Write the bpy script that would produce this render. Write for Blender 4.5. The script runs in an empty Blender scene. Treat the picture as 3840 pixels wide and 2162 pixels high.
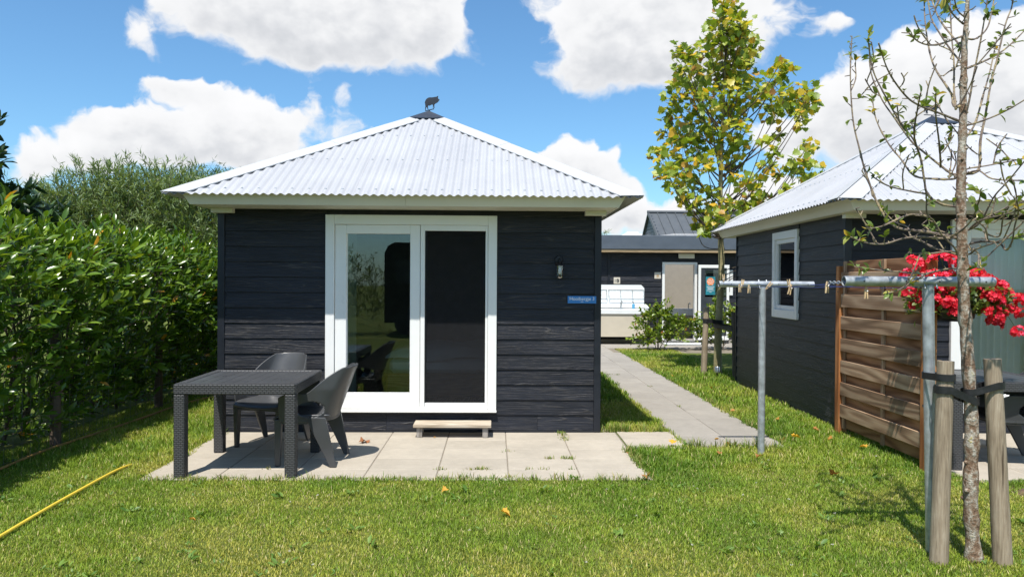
import bpy, math, random
import numpy as np
from mathutils import Vector, Matrix

random.seed(7); rng = np.random.default_rng(7)
SC = bpy.context.scene
COL = SC.collection
PI = math.pi
R = math.radians

# ------------------------------------------------------------------ camera
cam_d = bpy.data.cameras.new('camera'); cam = bpy.data.objects.new('camera', cam_d); COL.objects.link(cam)
cam_d.sensor_width = 36.0; cam_d.lens = 26.0; cam_d.clip_start = 0.05; cam_d.clip_end = 2000
_y, _p, _r = R(1.324), R(-0.570), R(0.342)
_f = Vector((math.sin(_y)*math.cos(_p), math.cos(_y)*math.cos(_p), math.sin(_p)))
_rt = Vector((math.cos(_y), -math.sin(_y), 0)); _u = _rt.cross(_f)
_rt, _u = math.cos(_r)*_rt + math.sin(_r)*_u, -math.sin(_r)*_rt + math.cos(_r)*_u
_m = Matrix((( _rt.x, _u.x, -_f.x, 0.0), (_rt.y, _u.y, -_f.y, 0.0), (_rt.z, _u.z, -_f.z, 1.60), (0, 0, 0, 1)))
cam.matrix_world = _m
SC.camera = cam

# ------------------------------------------------------------------ sun, sky, exposure
SUN = Vector((-0.242, -0.741, 1.585)).normalized()
sd = bpy.data.lights.new('sun', 'SUN'); sd.energy = 4.6; sd.angle = R(0.53); sd.color = (1.0, 0.955, 0.88)
so = bpy.data.objects.new('sun', sd); COL.objects.link(so)
so.rotation_euler = SUN.to_track_quat('Z', 'Y').to_euler()
SC.view_settings.view_transform = 'Standard'; SC.view_settings.look = 'None'
SC.view_settings.exposure = 0.50; SC.view_settings.gamma = 1.0; SC.view_settings.use_curve_mapping = False
SC.cycles.use_denoising = True
SC.cycles.max_bounces = 8; SC.cycles.transparent_max_bounces = 24
SC.cycles.sample_clamp_indirect = 6.0

PLANE_CL=[(4.08, 12.73, 6.33, 0.13), (3.88, 12.66, 6.33, 0.1), (4.02, 12.82, 6.16, 0.29), (3.83, 12.6, 5.88, 0.31), (4.18, 12.53, 5.89, 0.25), (3.7, 12.8, 5.72, 0.23), (4.18, 13.33, 5.9, 0.42), (4.5, 13.21, 5.86, 0.21), (4.21, 13.22, 5.54, 0.39), (4.31, 12.56, 5.37, 0.17), (3.89, 12.95, 5.19, 0.26), (4.24, 12.6, 5.13, 0.2), (3.13, 12.55, 5.55, 0.13), (3.23, 12.44, 5.38, 0.15), (3.17, 12.53, 5.21, 0.22), (3.65, 13.47, 5.42, 0.18), (3.42, 13.39, 5.13, 0.3), (3.21, 13.4, 4.92, 0.17), (3.6, 13.39, 4.89, 0.24), (3.59, 12.41, 4.71, 0.22), (4.02, 12.6, 4.79, 0.23), (4.3, 13.12, 4.68, 0.26), (4.65, 13.26, 5.02, 0.24), (5.03, 13.41, 5.24, 0.27), (5.24, 13.39, 5.48, 0.19), (4.79, 12.39, 5.3, 0.08), (5.12, 13.07, 4.86, 0.29), (4.93, 13.19, 4.74, 0.24), (5.43, 12.91, 4.94, 0.19), (5.2, 12.36, 4.57, 0.19), (5.33, 12.85, 4.46, 0.17), (5.27, 12.26, 4.77, 0.1), (3.17, 13.68, 4.68, 0.14), (3.56, 13.56, 4.44, 0.33), (3.85, 12.99, 4.41, 0.23), (4.12, 12.54, 4.18, 0.24), (3.15, 13.64, 4.36, 0.18), (3.28, 13.03, 4.07, 0.29), (2.96, 13.59, 3.95, 0.14), (3.77, 13.53, 4.1, 0.27), (3.95, 12.91, 3.99, 0.2), (4.22, 12.74, 3.91, 0.21), (3.06, 13.08, 3.69, 0.23), (3.3, 12.78, 3.53, 0.26), (2.87, 12.29, 3.37, 0.14), (3.61, 12.55, 3.61, 0.2), (4.33, 13.46, 3.64, 0.18), (4.03, 12.08, 3.3, 0.14), (4.41, 12.08, 3.96, 0.07), (5.05, 13.13, 4.25, 0.06), (4.76, 12.51, 3.81, 0.11), (4.79, 12.96, 3.63, 0.13), (4.96, 12.85, 3.5, 0.12), (5.12, 12.62, 3.58, 0.1), (5.85, 13.79, 4.17, 0.14), (5.21, 12.35, 3.68, 0.17), (5.29, 12.74, 3.52, 0.14), (5.3, 12.37, 3.38, 0.12), (5.9, 13.14, 3.61, 0.1), (4.96, 12.5, 3.2, 0.07), (3.13, 12.64, 3.28, 0.17), (3.6, 13.34, 3.26, 0.27), (3.34, 12.58, 2.91, 0.17), (3.78, 13.01, 2.98, 0.26), (3.81, 13.63, 2.71, 0.15), (3.85, 12.18, 2.85, 0.19), (3.63, 12.11, 2.65, 0.14), (4.34, 12.41, 3.26, 0.15), (4.77, 13.38, 3.21, 0.12), (4.79, 13.11, 3.06, 0.15), (4.17, 12.43, 2.93, 0.17), (4.38, 12.6, 2.83, 0.11), (3.53, 12.32, 2.47, 0.07)]
PEAR_TRUNK=[(2.787, 4.21, -0.002), (2.763, 4.212, 0.363), (2.767, 4.215, 0.755), (2.74, 4.218, 1.17), (2.717, 4.22, 1.469), (2.708, 4.222, 1.723), (2.698, 4.225, 1.953), (2.695, 4.228, 2.137), (2.7, 4.23, 2.379), (2.705, 4.232, 2.552), (2.707, 4.235, 2.702), (2.711, 4.238, 2.863), (2.716, 4.24, 3.002), (2.725, 4.242, 3.129), (2.732, 4.245, 3.245), (2.746, 4.248, 3.43)]
PEAR_BR=[[(2.697, 4.24, 2.045), (2.582, 4.236, 2.062), (2.501, 4.231, 2.119), (2.478, 4.227, 2.204), (2.454, 4.222, 2.318), (2.411, 4.216, 2.421), (2.32, 4.211, 2.534), (2.229, 4.206, 2.683), (2.157, 4.2, 2.823), (2.123, 4.195, 3.0)], [(2.686, 4.24, 2.544), (2.545, 4.17, 2.565), (2.374, 4.09, 2.591), (2.251, 4.005, 2.615), (2.129, 3.918, 2.68), (2.036, 3.828, 2.733), (1.947, 3.737, 2.823)], [(2.651, 4.24, 2.236), (2.597, 4.266, 2.288), (2.516, 4.295, 2.369), (2.454, 4.325, 2.442), (2.37, 4.357, 2.585), (2.311, 4.39, 2.701), (2.261, 4.423, 2.868), (2.267, 4.457, 3.038)], [(2.704, 4.24, 1.862), (2.535, 4.284, 1.902), (2.375, 4.335, 1.934), (2.302, 4.388, 2.056), (2.248, 4.443, 2.262), (2.234, 4.5, 2.422), (2.219, 4.557, 2.617), (2.228, 4.616, 2.911), (2.265, 4.676, 3.17)], [(2.661, 4.24, 2.208), (2.586, 4.31, 2.217), (2.512, 4.389, 2.247), (2.477, 4.473, 2.359), (2.441, 4.56, 2.476), (2.412, 4.649, 2.64), (2.43, 4.74, 2.82)], [(2.701, 4.24, 2.879), (2.667, 4.296, 2.973), (2.626, 4.361, 3.111), (2.625, 4.428, 3.213), (2.644, 4.498, 3.37)], [(2.71, 4.24, 2.956), (2.71, 4.35, 3.069), (2.715, 4.476, 3.201), (2.752, 4.609, 3.342), (2.8, 4.746, 3.5)], [(2.699, 4.24, 3.109), (2.486, 3.993, 3.074), (2.266, 3.71, 3.053)], [(2.713, 4.24, 3.143), (2.6, 4.132, 3.145), (2.503, 4.008, 3.179)], [(2.656, 4.24, 2.63), (2.69, 4.327, 2.729), (2.658, 4.427, 2.894), (2.679, 4.532, 3.047), (2.714, 4.641, 3.269), (2.772, 4.753, 3.481)], [(2.666, 4.24, 2.62), (2.696, 4.306, 2.743), (2.741, 4.381, 2.921), (2.773, 4.461, 3.126), (2.811, 4.543, 3.4)], [(2.706, 4.24, 2.496), (2.732, 4.223, 2.646), (2.747, 4.204, 2.803), (2.77, 4.184, 2.987), (2.783, 4.163, 3.14), (2.786, 4.141, 3.263)], [(2.712, 4.24, 2.841), (2.879, 4.346, 2.913), (3.062, 4.467, 3.001), (3.244, 4.595, 3.115), (3.455, 4.728, 3.278)], [(2.709, 4.24, 3.023), (2.797, 4.269, 3.029), (2.887, 4.302, 3.104), (2.939, 4.337, 3.224), (2.982, 4.373, 3.356)], [(2.729, 4.24, 2.237), (2.83, 4.276, 2.272), (2.865, 4.316, 2.445), (2.921, 4.359, 2.602), (2.979, 4.403, 2.791), (3.049, 4.449, 2.965), (3.13, 4.495, 3.193), (3.203, 4.542, 3.323), (3.251, 4.59, 3.445)], [(2.725, 4.24, 2.515), (2.806, 4.172, 2.54), (2.876, 4.095, 2.579), (2.956, 4.013, 2.643)], [(2.729, 4.24, 2.237), (2.74, 4.139, 2.241), (2.747, 4.023, 2.178), (2.862, 3.901, 2.154)], [(2.738, 4.24, 2.266), (2.836, 4.211, 2.282), (3.064, 4.179, 2.326)], [(2.743, 4.24, 1.91), (2.762, 4.153, 1.952), (2.769, 4.053, 2.082), (2.778, 3.949, 2.16), (2.816, 3.84, 2.285)], [(2.743, 4.24, 1.91), (2.833, 4.201, 1.985), (2.898, 4.157, 2.028), (3.035, 4.11, 2.137)], [(2.726, 4.24, 2.448), (2.856, 4.351, 2.56), (2.989, 4.477, 2.77), (3.118, 4.61, 2.952), (3.252, 4.748, 3.197)], [(2.506, 4.24, 2.12), (2.358, 4.185, 2.131), (2.208, 4.121, 2.15), (2.079, 4.054, 2.195)], [(2.465, 4.24, 2.321), (2.332, 4.079, 2.422), (2.243, 3.895, 2.526), (2.147, 3.7, 2.564)], [(2.582, 4.24, 2.284), (2.48, 4.09, 2.389), (2.357, 3.919, 2.498), (2.247, 3.739, 2.575)], [(2.7, 4.24, 3.033), (2.489, 4.131, 2.947), (2.322, 4.007, 2.915), (2.183, 3.877, 2.923)], [(2.708, 4.24, 1.689), (2.649, 4.283, 1.685), (2.574, 4.333, 1.663), (2.568, 4.386, 1.659), (2.481, 4.44, 1.668), (2.36, 4.495, 1.682), (2.249, 4.552, 1.701)], [(2.478, 4.24, 1.639), (2.39, 4.195, 1.603), (2.299, 4.143, 1.568), (2.2, 4.089, 1.544)], [(2.712, 4.24, 1.743), (2.641, 4.208, 1.816), (2.55, 4.171, 1.88), (2.482, 4.132, 1.95), (2.418, 4.092, 1.99), (2.389, 4.051, 2.062), (2.359, 4.009, 2.12)], [(2.701, 4.24, 1.872), (2.569, 4.2, 1.86), (2.43, 4.155, 1.865), (2.35, 4.108, 1.861), (2.249, 4.058, 1.845), (2.153, 4.008, 1.82), (2.075, 3.956, 1.811), (1.998, 3.904, 1.812), (1.913, 3.851, 1.823), (1.846, 3.797, 1.839)], [(2.702, 4.24, 1.765), (2.604, 4.302, 1.803), (2.558, 4.374, 1.851), (2.531, 4.449, 1.888), (2.551, 4.526, 1.949), (2.522, 4.606, 1.984), (2.506, 4.687, 2.044), (2.484, 4.77, 2.141)], [(2.702, 4.24, 1.774), (2.623, 4.215, 1.786), (2.472, 4.186, 1.77), (2.348, 4.156, 1.773)], [(2.761, 4.24, 1.774), (2.751, 4.17, 1.798), (2.785, 4.09, 1.825), (2.813, 4.006, 1.85), (2.898, 3.919, 1.871)], [(2.755, 4.24, 1.917), (2.73, 4.135, 1.948), (2.71, 4.014, 1.96), (2.727, 3.887, 1.974), (2.775, 3.755, 2.005)], [(2.756, 4.24, 1.828), (2.803, 4.182, 1.843), (2.847, 4.117, 1.831), (2.838, 4.047, 1.789), (2.821, 3.976, 1.832), (2.781, 3.902, 1.906), (2.747, 3.827, 1.98), (2.683, 3.751, 2.032)], [(2.774, 4.24, 1.801), (2.739, 4.131, 1.77), (2.657, 4.007, 1.71), (2.595, 3.876, 1.678)], [(2.701, 4.24, 1.885), (2.674, 4.298, 1.893), (2.622, 4.365, 1.924), (2.593, 4.435, 1.915)], [(2.411, 4.24, 1.999), (2.258, 4.125, 1.957), (2.11, 3.993, 1.911), (1.972, 3.855, 1.888)], [(2.624, 4.24, 1.862), (2.635, 4.13, 1.899), (2.618, 4.004, 1.958), (2.567, 3.872, 2.044), (2.484, 3.735, 2.075)], [(2.85, 4.24, 1.891), (2.87, 4.237, 1.975), (2.893, 4.233, 2.06), (2.899, 4.23, 2.113)], [(2.932, 4.24, 1.878), (2.863, 4.111, 1.969), (2.794, 3.964, 2.023)]]
CLOUDS=[(-0.284, 0.3264, 0.1234, 0.0602, 1), (-0.1839, 0.3304, 0.1742, 0.0715, 1.15), (-0.1005, 0.3304, 0.0798, 0.064, 1.0), (-0.2839, 0.2801, 0.0653, 0.0339, 0.85), (-0.095, 0.2898, 0.0435, 0.0271, 0.75), (-0.2042, 0.2959, 0.1306, 0.0376, 0.9), (-0.3917, 0.3136, 0.0617, 0.0339, 0.85), (-0.4443, 0.2887, 0.045, 0.0271, 0.74), (-0.4235, 0.2716, 0.0218, 0.0181, 0.55), (-0.3507, 0.3323, 0.1016, 0.0376, 0.9), (-0.2448, 0.3755, 0.2613, 0.0414, 1.05), (0.1474, 0.3246, 0.0944, 0.079, 1.05), (0.2281, 0.328, 0.1524, 0.0903, 1.15), (0.1662, 0.2781, 0.1234, 0.0414, 1.0), (0.3285, 0.3045, 0.0871, 0.0414, 0.85), (0.2327, 0.3828, 0.2105, 0.0414, 1.05), (0.2692, 0.2829, 0.0871, 0.0376, 0.8), (-0.4116, 0.2332, 0.0581, 0.0241, 0.85), (-0.3735, 0.2255, 0.0544, 0.0226, 0.78), (-0.4442, 0.1781, 0.0798, 0.0339, 0.95), (-0.3642, 0.1875, 0.1089, 0.0452, 1.05), (-0.2885, 0.1906, 0.0581, 0.0437, 0.98), (-0.4695, 0.1803, 0.0363, 0.0286, 0.8), (-0.3316, 0.1584, 0.1379, 0.0256, 0.9), (-0.526, 0.1408, 0.0581, 0.0301, 0.92), (-0.5604, 0.1222, 0.0435, 0.0286, 0.8), (-0.4736, 0.1408, 0.0944, 0.0271, 0.85), (-0.4049, 0.1557, 0.1306, 0.0286, 0.9), (-0.2009, 0.238, 0.0174, 0.0196, 0.6), (-0.209, 0.2078, 0.0544, 0.0414, 0.66), (-0.2393, 0.2209, 0.029, 0.0452, 0.55), (-0.1833, 0.1915, 0.0363, 0.0263, 0.62), (0.1089, 0.1499, 0.0726, 0.0452, 1.1), (0.0821, 0.1605, 0.0435, 0.0301, 0.85), (0.1566, 0.1468, 0.0363, 0.0339, 0.85), (0.1357, 0.1209, 0.0653, 0.0301, 0.9), (0.1938, 0.0863, 0.1016, 0.0414, 1.05), (0.2403, 0.0962, 0.0435, 0.0263, 0.8), (0.136, 0.0787, 0.0581, 0.0301, 0.9), (0.523, 0.2455, 0.0798, 0.0489, 1.0), (0.5866, 0.2458, 0.0944, 0.0602, 1.1), (0.437, 0.2298, 0.0544, 0.0376, 0.9), (0.4899, 0.1995, 0.1379, 0.0565, 1.05), (0.5717, 0.1914, 0.1597, 0.0903, 1.15), (0.4239, 0.1814, 0.0871, 0.0339, 0.9), (0.3634, 0.1754, 0.0798, 0.0339, 0.8), (0.3399, 0.1169, 0.0653, 0.0414, 0.85), (0.6423, 0.2085, 0.1089, 0.0978, 1.1), (0.4294, 0.3111, 0.0305, 0.0196, 0.62), (0.4067, 0.2984, 0.0189, 0.0135, 0.56), (0.3924, 0.0953, 0.1161, 0.0452, 0.9)]


def N(nt, t, **kw):
    n = nt.nodes.new(t)
    for k, v in kw.items(): setattr(n, k, v)
    return n
def math_(nt, op, a, b=None, c=None, clamp=False):
    n = N(nt, 'ShaderNodeMath', operation=op); n.use_clamp = clamp
    for i, v in enumerate((a, b, c)):
        if v is None: continue
        if isinstance(v, (int, float)): n.inputs[i].default_value = v
        else: nt.links.new(v, n.inputs[i])
    return n.outputs[0]
def vmath(nt, op, a, b=None, out=0):
    n = N(nt, 'ShaderNodeVectorMath', operation=op)
    for i, v in enumerate((a, b)):
        if v is None: continue
        if isinstance(v, (tuple, list)): n.inputs[i].default_value = v
        else: nt.links.new(v, n.inputs[i])
    return n.outputs['Value'] if op in ('DOT_PRODUCT', 'LENGTH') else n.outputs[0]
def noise_(nt, vec, scale, detail=4, rough=.5, dist=0, color=False):
    n = N(nt, 'ShaderNodeTexNoise'); n.inputs['Scale'].default_value = scale; n.inputs['Detail'].default_value = detail
    n.inputs['Roughness'].default_value = rough; n.inputs['Distortion'].default_value = dist
    if vec is not None: nt.links.new(vec, n.inputs['Vector'])
    return n.outputs['Color' if color else 'Fac']
def ramp_(nt, fac, stops, interp='LINEAR'):
    n = N(nt, 'ShaderNodeValToRGB'); cr = n.color_ramp; cr.interpolation = interp
    while len(cr.elements) < len(stops): cr.elements.new(.5)
    for e, (p, c) in zip(cr.elements, stops):
        e.position = p; e.color = (*c, 1) if len(c) == 3 else c
    nt.links.new(fac, n.inputs[0]); return n.outputs[0]
def mixc(nt, fac, a, b, mode='MIX'):
    n = N(nt, 'ShaderNodeMix', data_type='RGBA', blend_type=mode)
    for i, v in ((0, fac), (6, a), (7, b)):
        if isinstance(v, (int, float)): n.inputs[i].default_value = v
        elif isinstance(v, (tuple, list)): n.inputs[i].default_value = (*v, 1)
        else: nt.links.new(v, n.inputs[i])
    return n.outputs[2]
def mapr(nt, v, a, b, c=0, d=1, smooth=False):
    n = N(nt, 'ShaderNodeMapRange'); n.clamp = True
    if smooth: n.interpolation_type = 'SMOOTHSTEP'
    nt.links.new(v, n.inputs[0])
    for i, x in zip((1, 2, 3, 4), (a, b, c, d)): n.inputs[i].default_value = x
    return n.outputs[0]

world = bpy.data.worlds.new('World'); SC.world = world; world.use_nodes = True
def build_world():
    nt = world.node_tree; nt.nodes.clear()
    sky = N(nt, 'ShaderNodeTexSky', sky_type='NISHITA'); sky.sun_disc = False
    sky.sun_elevation = math.asin(SUN.z); sky.sun_rotation = math.atan2(SUN.x, SUN.y)
    sky.air_density = 1.0; sky.dust_density = 0.6; sky.ozone_density = 2.2; sky.altitude = 0
    grp = bpy.data.node_groups.new('cloud_field', 'ShaderNodeTree')
    grp.interface.new_socket('P', in_out='INPUT', socket_type='NodeSocketVector')
    grp.interface.new_socket('D', in_out='INPUT', socket_type='NodeSocketVector')
    for nm in 'FHN': grp.interface.new_socket(nm, in_out='OUTPUT', socket_type='NodeSocketFloat')
    gi = N(grp, 'NodeGroupInput'); go = N(grp, 'NodeGroupOutput')
    P = gi.outputs[0]
    w1 = vmath(grp, 'SUBTRACT', noise_(grp, P, 20, 3, .5, color=True), (.5, .5, .5))
    Pw = vmath(grp, 'ADD', P, vmath(grp, 'MULTIPLY', w1, (.060, .045, 0)))
    sp_ = N(grp, 'ShaderNodeSeparateXYZ'); grp.links.new(Pw, sp_.inputs[0]); pa, pe = sp_.outputs[0], sp_.outputs[1]
    tot = hs = None
    for a, e, sa, se, w in CLOUDS:
        qx = math_(grp, 'MULTIPLY_ADD', pa, 1/sa, -a/sa); qy = math_(grp, 'MULTIPLY_ADD', pe, 1/se, -e/se)
        g = math_(grp, 'POWER', math.exp(-2.2), math_(grp, 'MULTIPLY_ADD', qx, qx, math_(grp, 'MULTIPLY', qy, qy)))
        g = math_(grp, 'MULTIPLY', g, w**2.2)
        tot = math_(grp, 'ADD', g, 0) if tot is None else math_(grp, 'ADD', tot, g)
        hs = math_(grp, 'MULTIPLY', g, qy) if hs is None else math_(grp, 'MULTIPLY_ADD', g, qy, hs)
    hr = math_(grp, 'DIVIDE', hs, math_(grp, 'ADD', tot, .06)); tot = math_(grp, 'POWER', tot, 1/2.2)
    # the rest of the sky carries the same broken cumulus
    away = mapr(grp, vmath(grp, 'DOT_PRODUCT', gi.outputs[1], tuple(_f)), .77, .66, 0, 1, True)
    gen = mapr(grp, noise_(grp, vmath(grp, 'MULTIPLY', gi.outputs[1], (1, 1, 2.2)), 2.6, 2, .5), .46, .66, 0, 1.1)
    tot = math_(grp, 'MULTIPLY_ADD', gen, away, tot)
    n1 = noise_(grp, vmath(grp, 'MULTIPLY', Pw, (1, 1.25, 1)), 13, 7, .56)
    dens = math_(grp, 'MULTIPLY_ADD', math_(grp, 'SUBTRACT', n1, .5), 1.5, math_(grp, 'SUBTRACT', math_(grp, 'MINIMUM', tot, 1.3), .62))
    grp.links.new(dens, go.inputs[0])
    grp.links.new(hr, go.inputs[1])
    grp.links.new(n1, go.inputs[2])
    tc = N(nt, 'ShaderNodeTexCoord'); D = tc.outputs['Generated']
    sx = N(nt, 'ShaderNodeSeparateXYZ'); nt.links.new(D, sx.inputs[0])
    az = math_(nt, 'ARCTAN2', sx.outputs[0], sx.outputs[1]); el = math_(nt, 'ARCSINE', sx.outputs[2])
    cx = N(nt, 'ShaderNodeCombineXYZ'); nt.links.new(az, cx.inputs[0]); nt.links.new(el, cx.inputs[1])
    g = N(nt, 'ShaderNodeGroup'); g.node_tree = grp
    nt.links.new(cx.outputs[0], g.inputs[0]); nt.links.new(D, g.inputs[1])
    f0, hh, n1 = g.outputs
    soft = mapr(nt, hh, -.7, .4, 1.0, .45)
    mask = mapr(nt, math_(nt, 'DIVIDE', math_(nt, 'ADD', f0, .05), soft), 0, .44, 0, 1, True)
    mask = math_(nt, 'MULTIPLY', mask, mapr(nt, el, -.01, .03))
    # flat grey undersides, bright sunlit heads, billows from the noise itself
    puff = noise_(nt, vmath(nt, 'MULTIPLY', cx.outputs[0], (1, 1.35, 1)), 30, 3, .5)
    lit = math_(nt, 'ADD', hh, math_(nt, 'MULTIPLY_ADD', puff, 1.3, -.65))
    lit = math_(nt, 'MULTIPLY_ADD', math_(nt, 'SUBTRACT', n1, .5), .9, lit)
    body = mapr(nt, f0, .05, .75, 0, 1, True)
    shade = math_(nt, 'MULTIPLY', mapr(nt, lit, .80, -.75, 0, 1, True), math_(nt, 'MULTIPLY_ADD', body, .7, .3))
    cc = ramp_(nt, shade, [(0, (6.1, 6.12, 6.2)), (.35, (5.6, 5.65, 5.75)), (.7, (4.65, 4.75, 4.95)), (1, (3.8, 3.95, 4.2))])
    skyc = mixc(nt, 1.0, sky.outputs[0], (.66, .95, 1.09), 'MULTIPLY')
    out = mixc(nt, mask, skyc, cc)
    bg = N(nt, 'ShaderNodeBackground'); bg.inputs['Strength'].default_value = 0.115
    nt.links.new(out, bg.inputs['Color'])
    wo = N(nt, 'ShaderNodeOutputWorld'); nt.links.new(bg.outputs[0], wo.inputs[0])
build_world()
world.cycles.sampling_method = 'MANUAL'; world.cycles.sample_map_resolution = 512

# ------------------------------------------------------------------ materials
def newmat(name):
    m = bpy.data.materials.new(name); m.use_nodes = True
    nt = m.node_tree; b = nt.nodes['Principled BSDF']; return m, nt, b
def setc(nt, sock, v):
    if isinstance(v, (tuple, list)): sock.default_value = (*v, 1)
    else: nt.links.new(v, sock)
def bump_(nt, b, h, strength=.3, dist=.01):
    n = N(nt, 'ShaderNodeBump'); n.inputs['Strength'].default_value = strength; n.inputs['Distance'].default_value = dist
    nt.links.new(h, n.inputs['Height']); nt.links.new(n.outputs[0], b.inputs['Normal'])
def plain(name, col, rough=.5, metal=0, var=.12, vs=6, bump=.0, bs=80, spec=.5, rvar=.1):
    m, nt, b = newmat(name)
    tc = N(nt, 'ShaderNodeTexCoord'); oi = N(nt, 'ShaderNodeObjectInfo')
    off = vmath(nt, 'ADD', tc.outputs['Object'], vmath(nt, 'MULTIPLY', oi.outputs['Location'], (3.1, 3.7, 4.3)))
    n1 = noise_(nt, off, vs, 6, .6)
    k = mapr(nt, n1, .3, .7, 1-var, 1+var)
    c = vmath(nt, 'SCALE', None); n = c.node; n.inputs[0].default_value = col; nt.links.new(k, n.inputs['Scale'])
    nt.links.new(c, b.inputs['Base Color'])
    nt.links.new(mapr(nt, n1, .3, .7, max(.02, rough-rvar), min(1, rough+rvar)), b.inputs['Roughness'])
    b.inputs['Metallic'].default_value = metal; b.inputs['Specular IOR Level'].default_value = spec
    if bump: bump_(nt, b, noise_(nt, off, bs, 4, .6), bump, .004)
    return m
def wood(name, stops, rough=.6, su=1.0, sv=16, bump=.35, dist=5, dirt=.2, spec=.4, bd=.004, wscale=.55):
    m, nt, b = newmat(name)
    uv = N(nt, 'ShaderNodeUVMap'); oi = N(nt, 'ShaderNodeObjectInfo')
    cx = N(nt, 'ShaderNodeCombineXYZ')
    nt.links.new(math_(nt, 'MULTIPLY', oi.outputs['Random'], 71), cx.inputs[0]); nt.links.new(math_(nt, 'MULTIPLY', oi.outputs['Random'], 133), cx.inputs[1])
    v = vmath(nt, 'ADD', vmath(nt, 'MULTIPLY', uv.outputs[0], (su, sv, 1)), cx.outputs[0])
    warp = noise_(nt, vmath(nt, 'MULTIPLY', v, (.55, .42, 1)), 1.0, 2, .45)
    rf_ = math_(nt, 'FRACT', math_(nt, 'MULTIPLY', warp, dist*2.2))
    ring = mapr(nt, math_(nt, 'ABSOLUTE', math_(nt, 'SUBTRACT', rf_, .5)), .0, .5, 0, 1, True)
    fine = noise_(nt, vmath(nt, 'MULTIPLY', v, (2.5, 9, 1)), 1.0, 4, .6)
    h = math_(nt, 'ADD', math_(nt, 'MULTIPLY', ring, .5), math_(nt, 'MULTIPLY', fine, .5))
    c = ramp_(nt, h, stops)
    big = noise_(nt, vmath(nt, 'MULTIPLY', v, (.8, .12, 1)), 1.0, 4, .6)
    k = math_(nt, 'MULTIPLY', mapr(nt, big, .3, .7, 1-dirt, 1+dirt), mapr(nt, oi.outputs['Random'], 0, 1, 1-dirt*.7, 1+dirt*.7))
    s = vmath(nt, 'SCALE', c); nt.links.new(k, s.node.inputs['Scale']); nt.links.new(s, b.inputs['Base Color'])
    nt.links.new(mapr(nt, h, .2, .8, rough+.12, rough-.08), b.inputs['Roughness']); b.inputs['Specular IOR Level'].default_value = spec
    bump_(nt, b, h, bump, bd)
    return m
def leafmat(name, stops, rough=.35, trans=.3, attr=True, spec=.5):
    m, nt, b = newmat(name)
    if attr:
        a = N(nt, 'ShaderNodeAttribute', attribute_name='rnd'); fac = a.outputs['Fac']
    else:
        fac = N(nt, 'ShaderNodeObjectInfo').outputs['Random']
    c = ramp_(nt, fac, stops); nt.links.new(c, b.inputs['Base Color']); b.inputs['Roughness'].default_value = rough
    b.inputs['Specular IOR Level'].default_value = spec
    t = N(nt, 'ShaderNodeBsdfTranslucent')
    tc = vmath(nt, 'MULTIPLY', c, (1.5, 1.45, .55)); nt.links.new(tc, t.inputs['Color'])
    mx = N(nt, 'ShaderNodeMixShader'); mx.inputs[0].default_value = trans
    nt.links.new(b.outputs[0], mx.inputs[1]); nt.links.new(t.outputs[0], mx.inputs[2])
    nt.links.new(mx.outputs[0], nt.nodes['Material Output'].inputs[0])
    return m
def glassmat(name, tint=(.80, .86, .84), ior=1.52, boost=1.0):
    m, nt, b = newmat(name); nt.nodes.remove(b)
    t = N(nt, 'ShaderNodeBsdfTransparent'); t.inputs[0].default_value = (*tint, 1)
    g = N(nt, 'ShaderNodeBsdfGlossy'); g.inputs['Roughness'].default_value = .0; g.inputs[0].default_value = (1, 1, 1, 1)
    fr = N(nt, 'ShaderNodeFresnel'); fr.inputs[0].default_value = ior
    mx = N(nt, 'ShaderNodeMixShader'); nt.links.new(math_(nt, 'MULTIPLY', fr.outputs[0], boost, clamp=True), mx.inputs[0])
    nt.links.new(t.outputs[0], mx.inputs[1]); nt.links.new(g.outputs[0], mx.inputs[2]); nt.links.new(mx.outputs[0], nt.nodes['Material Output'].inputs[0])
    return m
def netmat(name, col, alpha):
    m, nt, b = newmat(name); b.inputs['Base Color'].default_value = (*col, 1); b.inputs['Roughness'].default_value = .7
    t = N(nt, 'ShaderNodeBsdfTransparent'); mx = N(nt, 'ShaderNodeMixShader'); mx.inputs[0].default_value = alpha
    nt.links.new(t.outputs[0], mx.inputs[1]); nt.links.new(b.outputs[0], mx.inputs[2]); nt.links.new(mx.outputs[0], nt.nodes['Material Output'].inputs[0])
    return m
def weavemat(name):
    m, nt, b = newmat(name)
    uv = N(nt, 'ShaderNodeUVMap')
    br = N(nt, 'ShaderNodeTexBrick'); br.offset = .5; br.inputs['Scale'].default_value = 1
    br.inputs['Brick Width'].default_value = .034; br.inputs['Row Height'].default_value = .0150; br.inputs['Mortar Size'].default_value = .0032; br.inputs['Mortar Smooth'].default_value = 1.0
    nt.links.new(uv.outputs[0], br.inputs['Vector'])
    h = math_(nt, 'SUBTRACT', 1.0, br.outputs['Fac'])
    n1 = noise_(nt, uv.outputs[0], 60, 2)
    c = ramp_(nt, h, [(0, (.012, .012, .013)), (1, (.058, .059, .063))]); nt.links.new(c, b.inputs['Base Color'])
    nt.links.new(mapr(nt, n1, .3, .7, .36, .5), b.inputs['Roughness'])
    bump_(nt, b, h, 1.0, .004); return m
def barkmat(name, stops, scale=18, stretch=.35, bump=.6, rough=.85):
    m, nt, b = newmat(name); tc = N(nt, 'ShaderNodeTexCoord')
    v = vmath(nt, 'MULTIPLY', tc.outputs['Object'], (1, 1, stretch))
    n1 = noise_(nt, v, scale, 8, .65); n2 = noise_(nt, tc.outputs['Object'], scale*2.6, 4, .6)
    c = ramp_(nt, math_(nt, 'ADD', math_(nt, 'MULTIPLY', n1, .72), math_(nt, 'MULTIPLY', n2, .28)), stops); nt.links.new(c, b.inputs['Base Color'])
    b.inputs['Roughness'].default_value = rough; bump_(nt, b, math_(nt, 'ADD', n1, n2), bump, .012); return m
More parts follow.
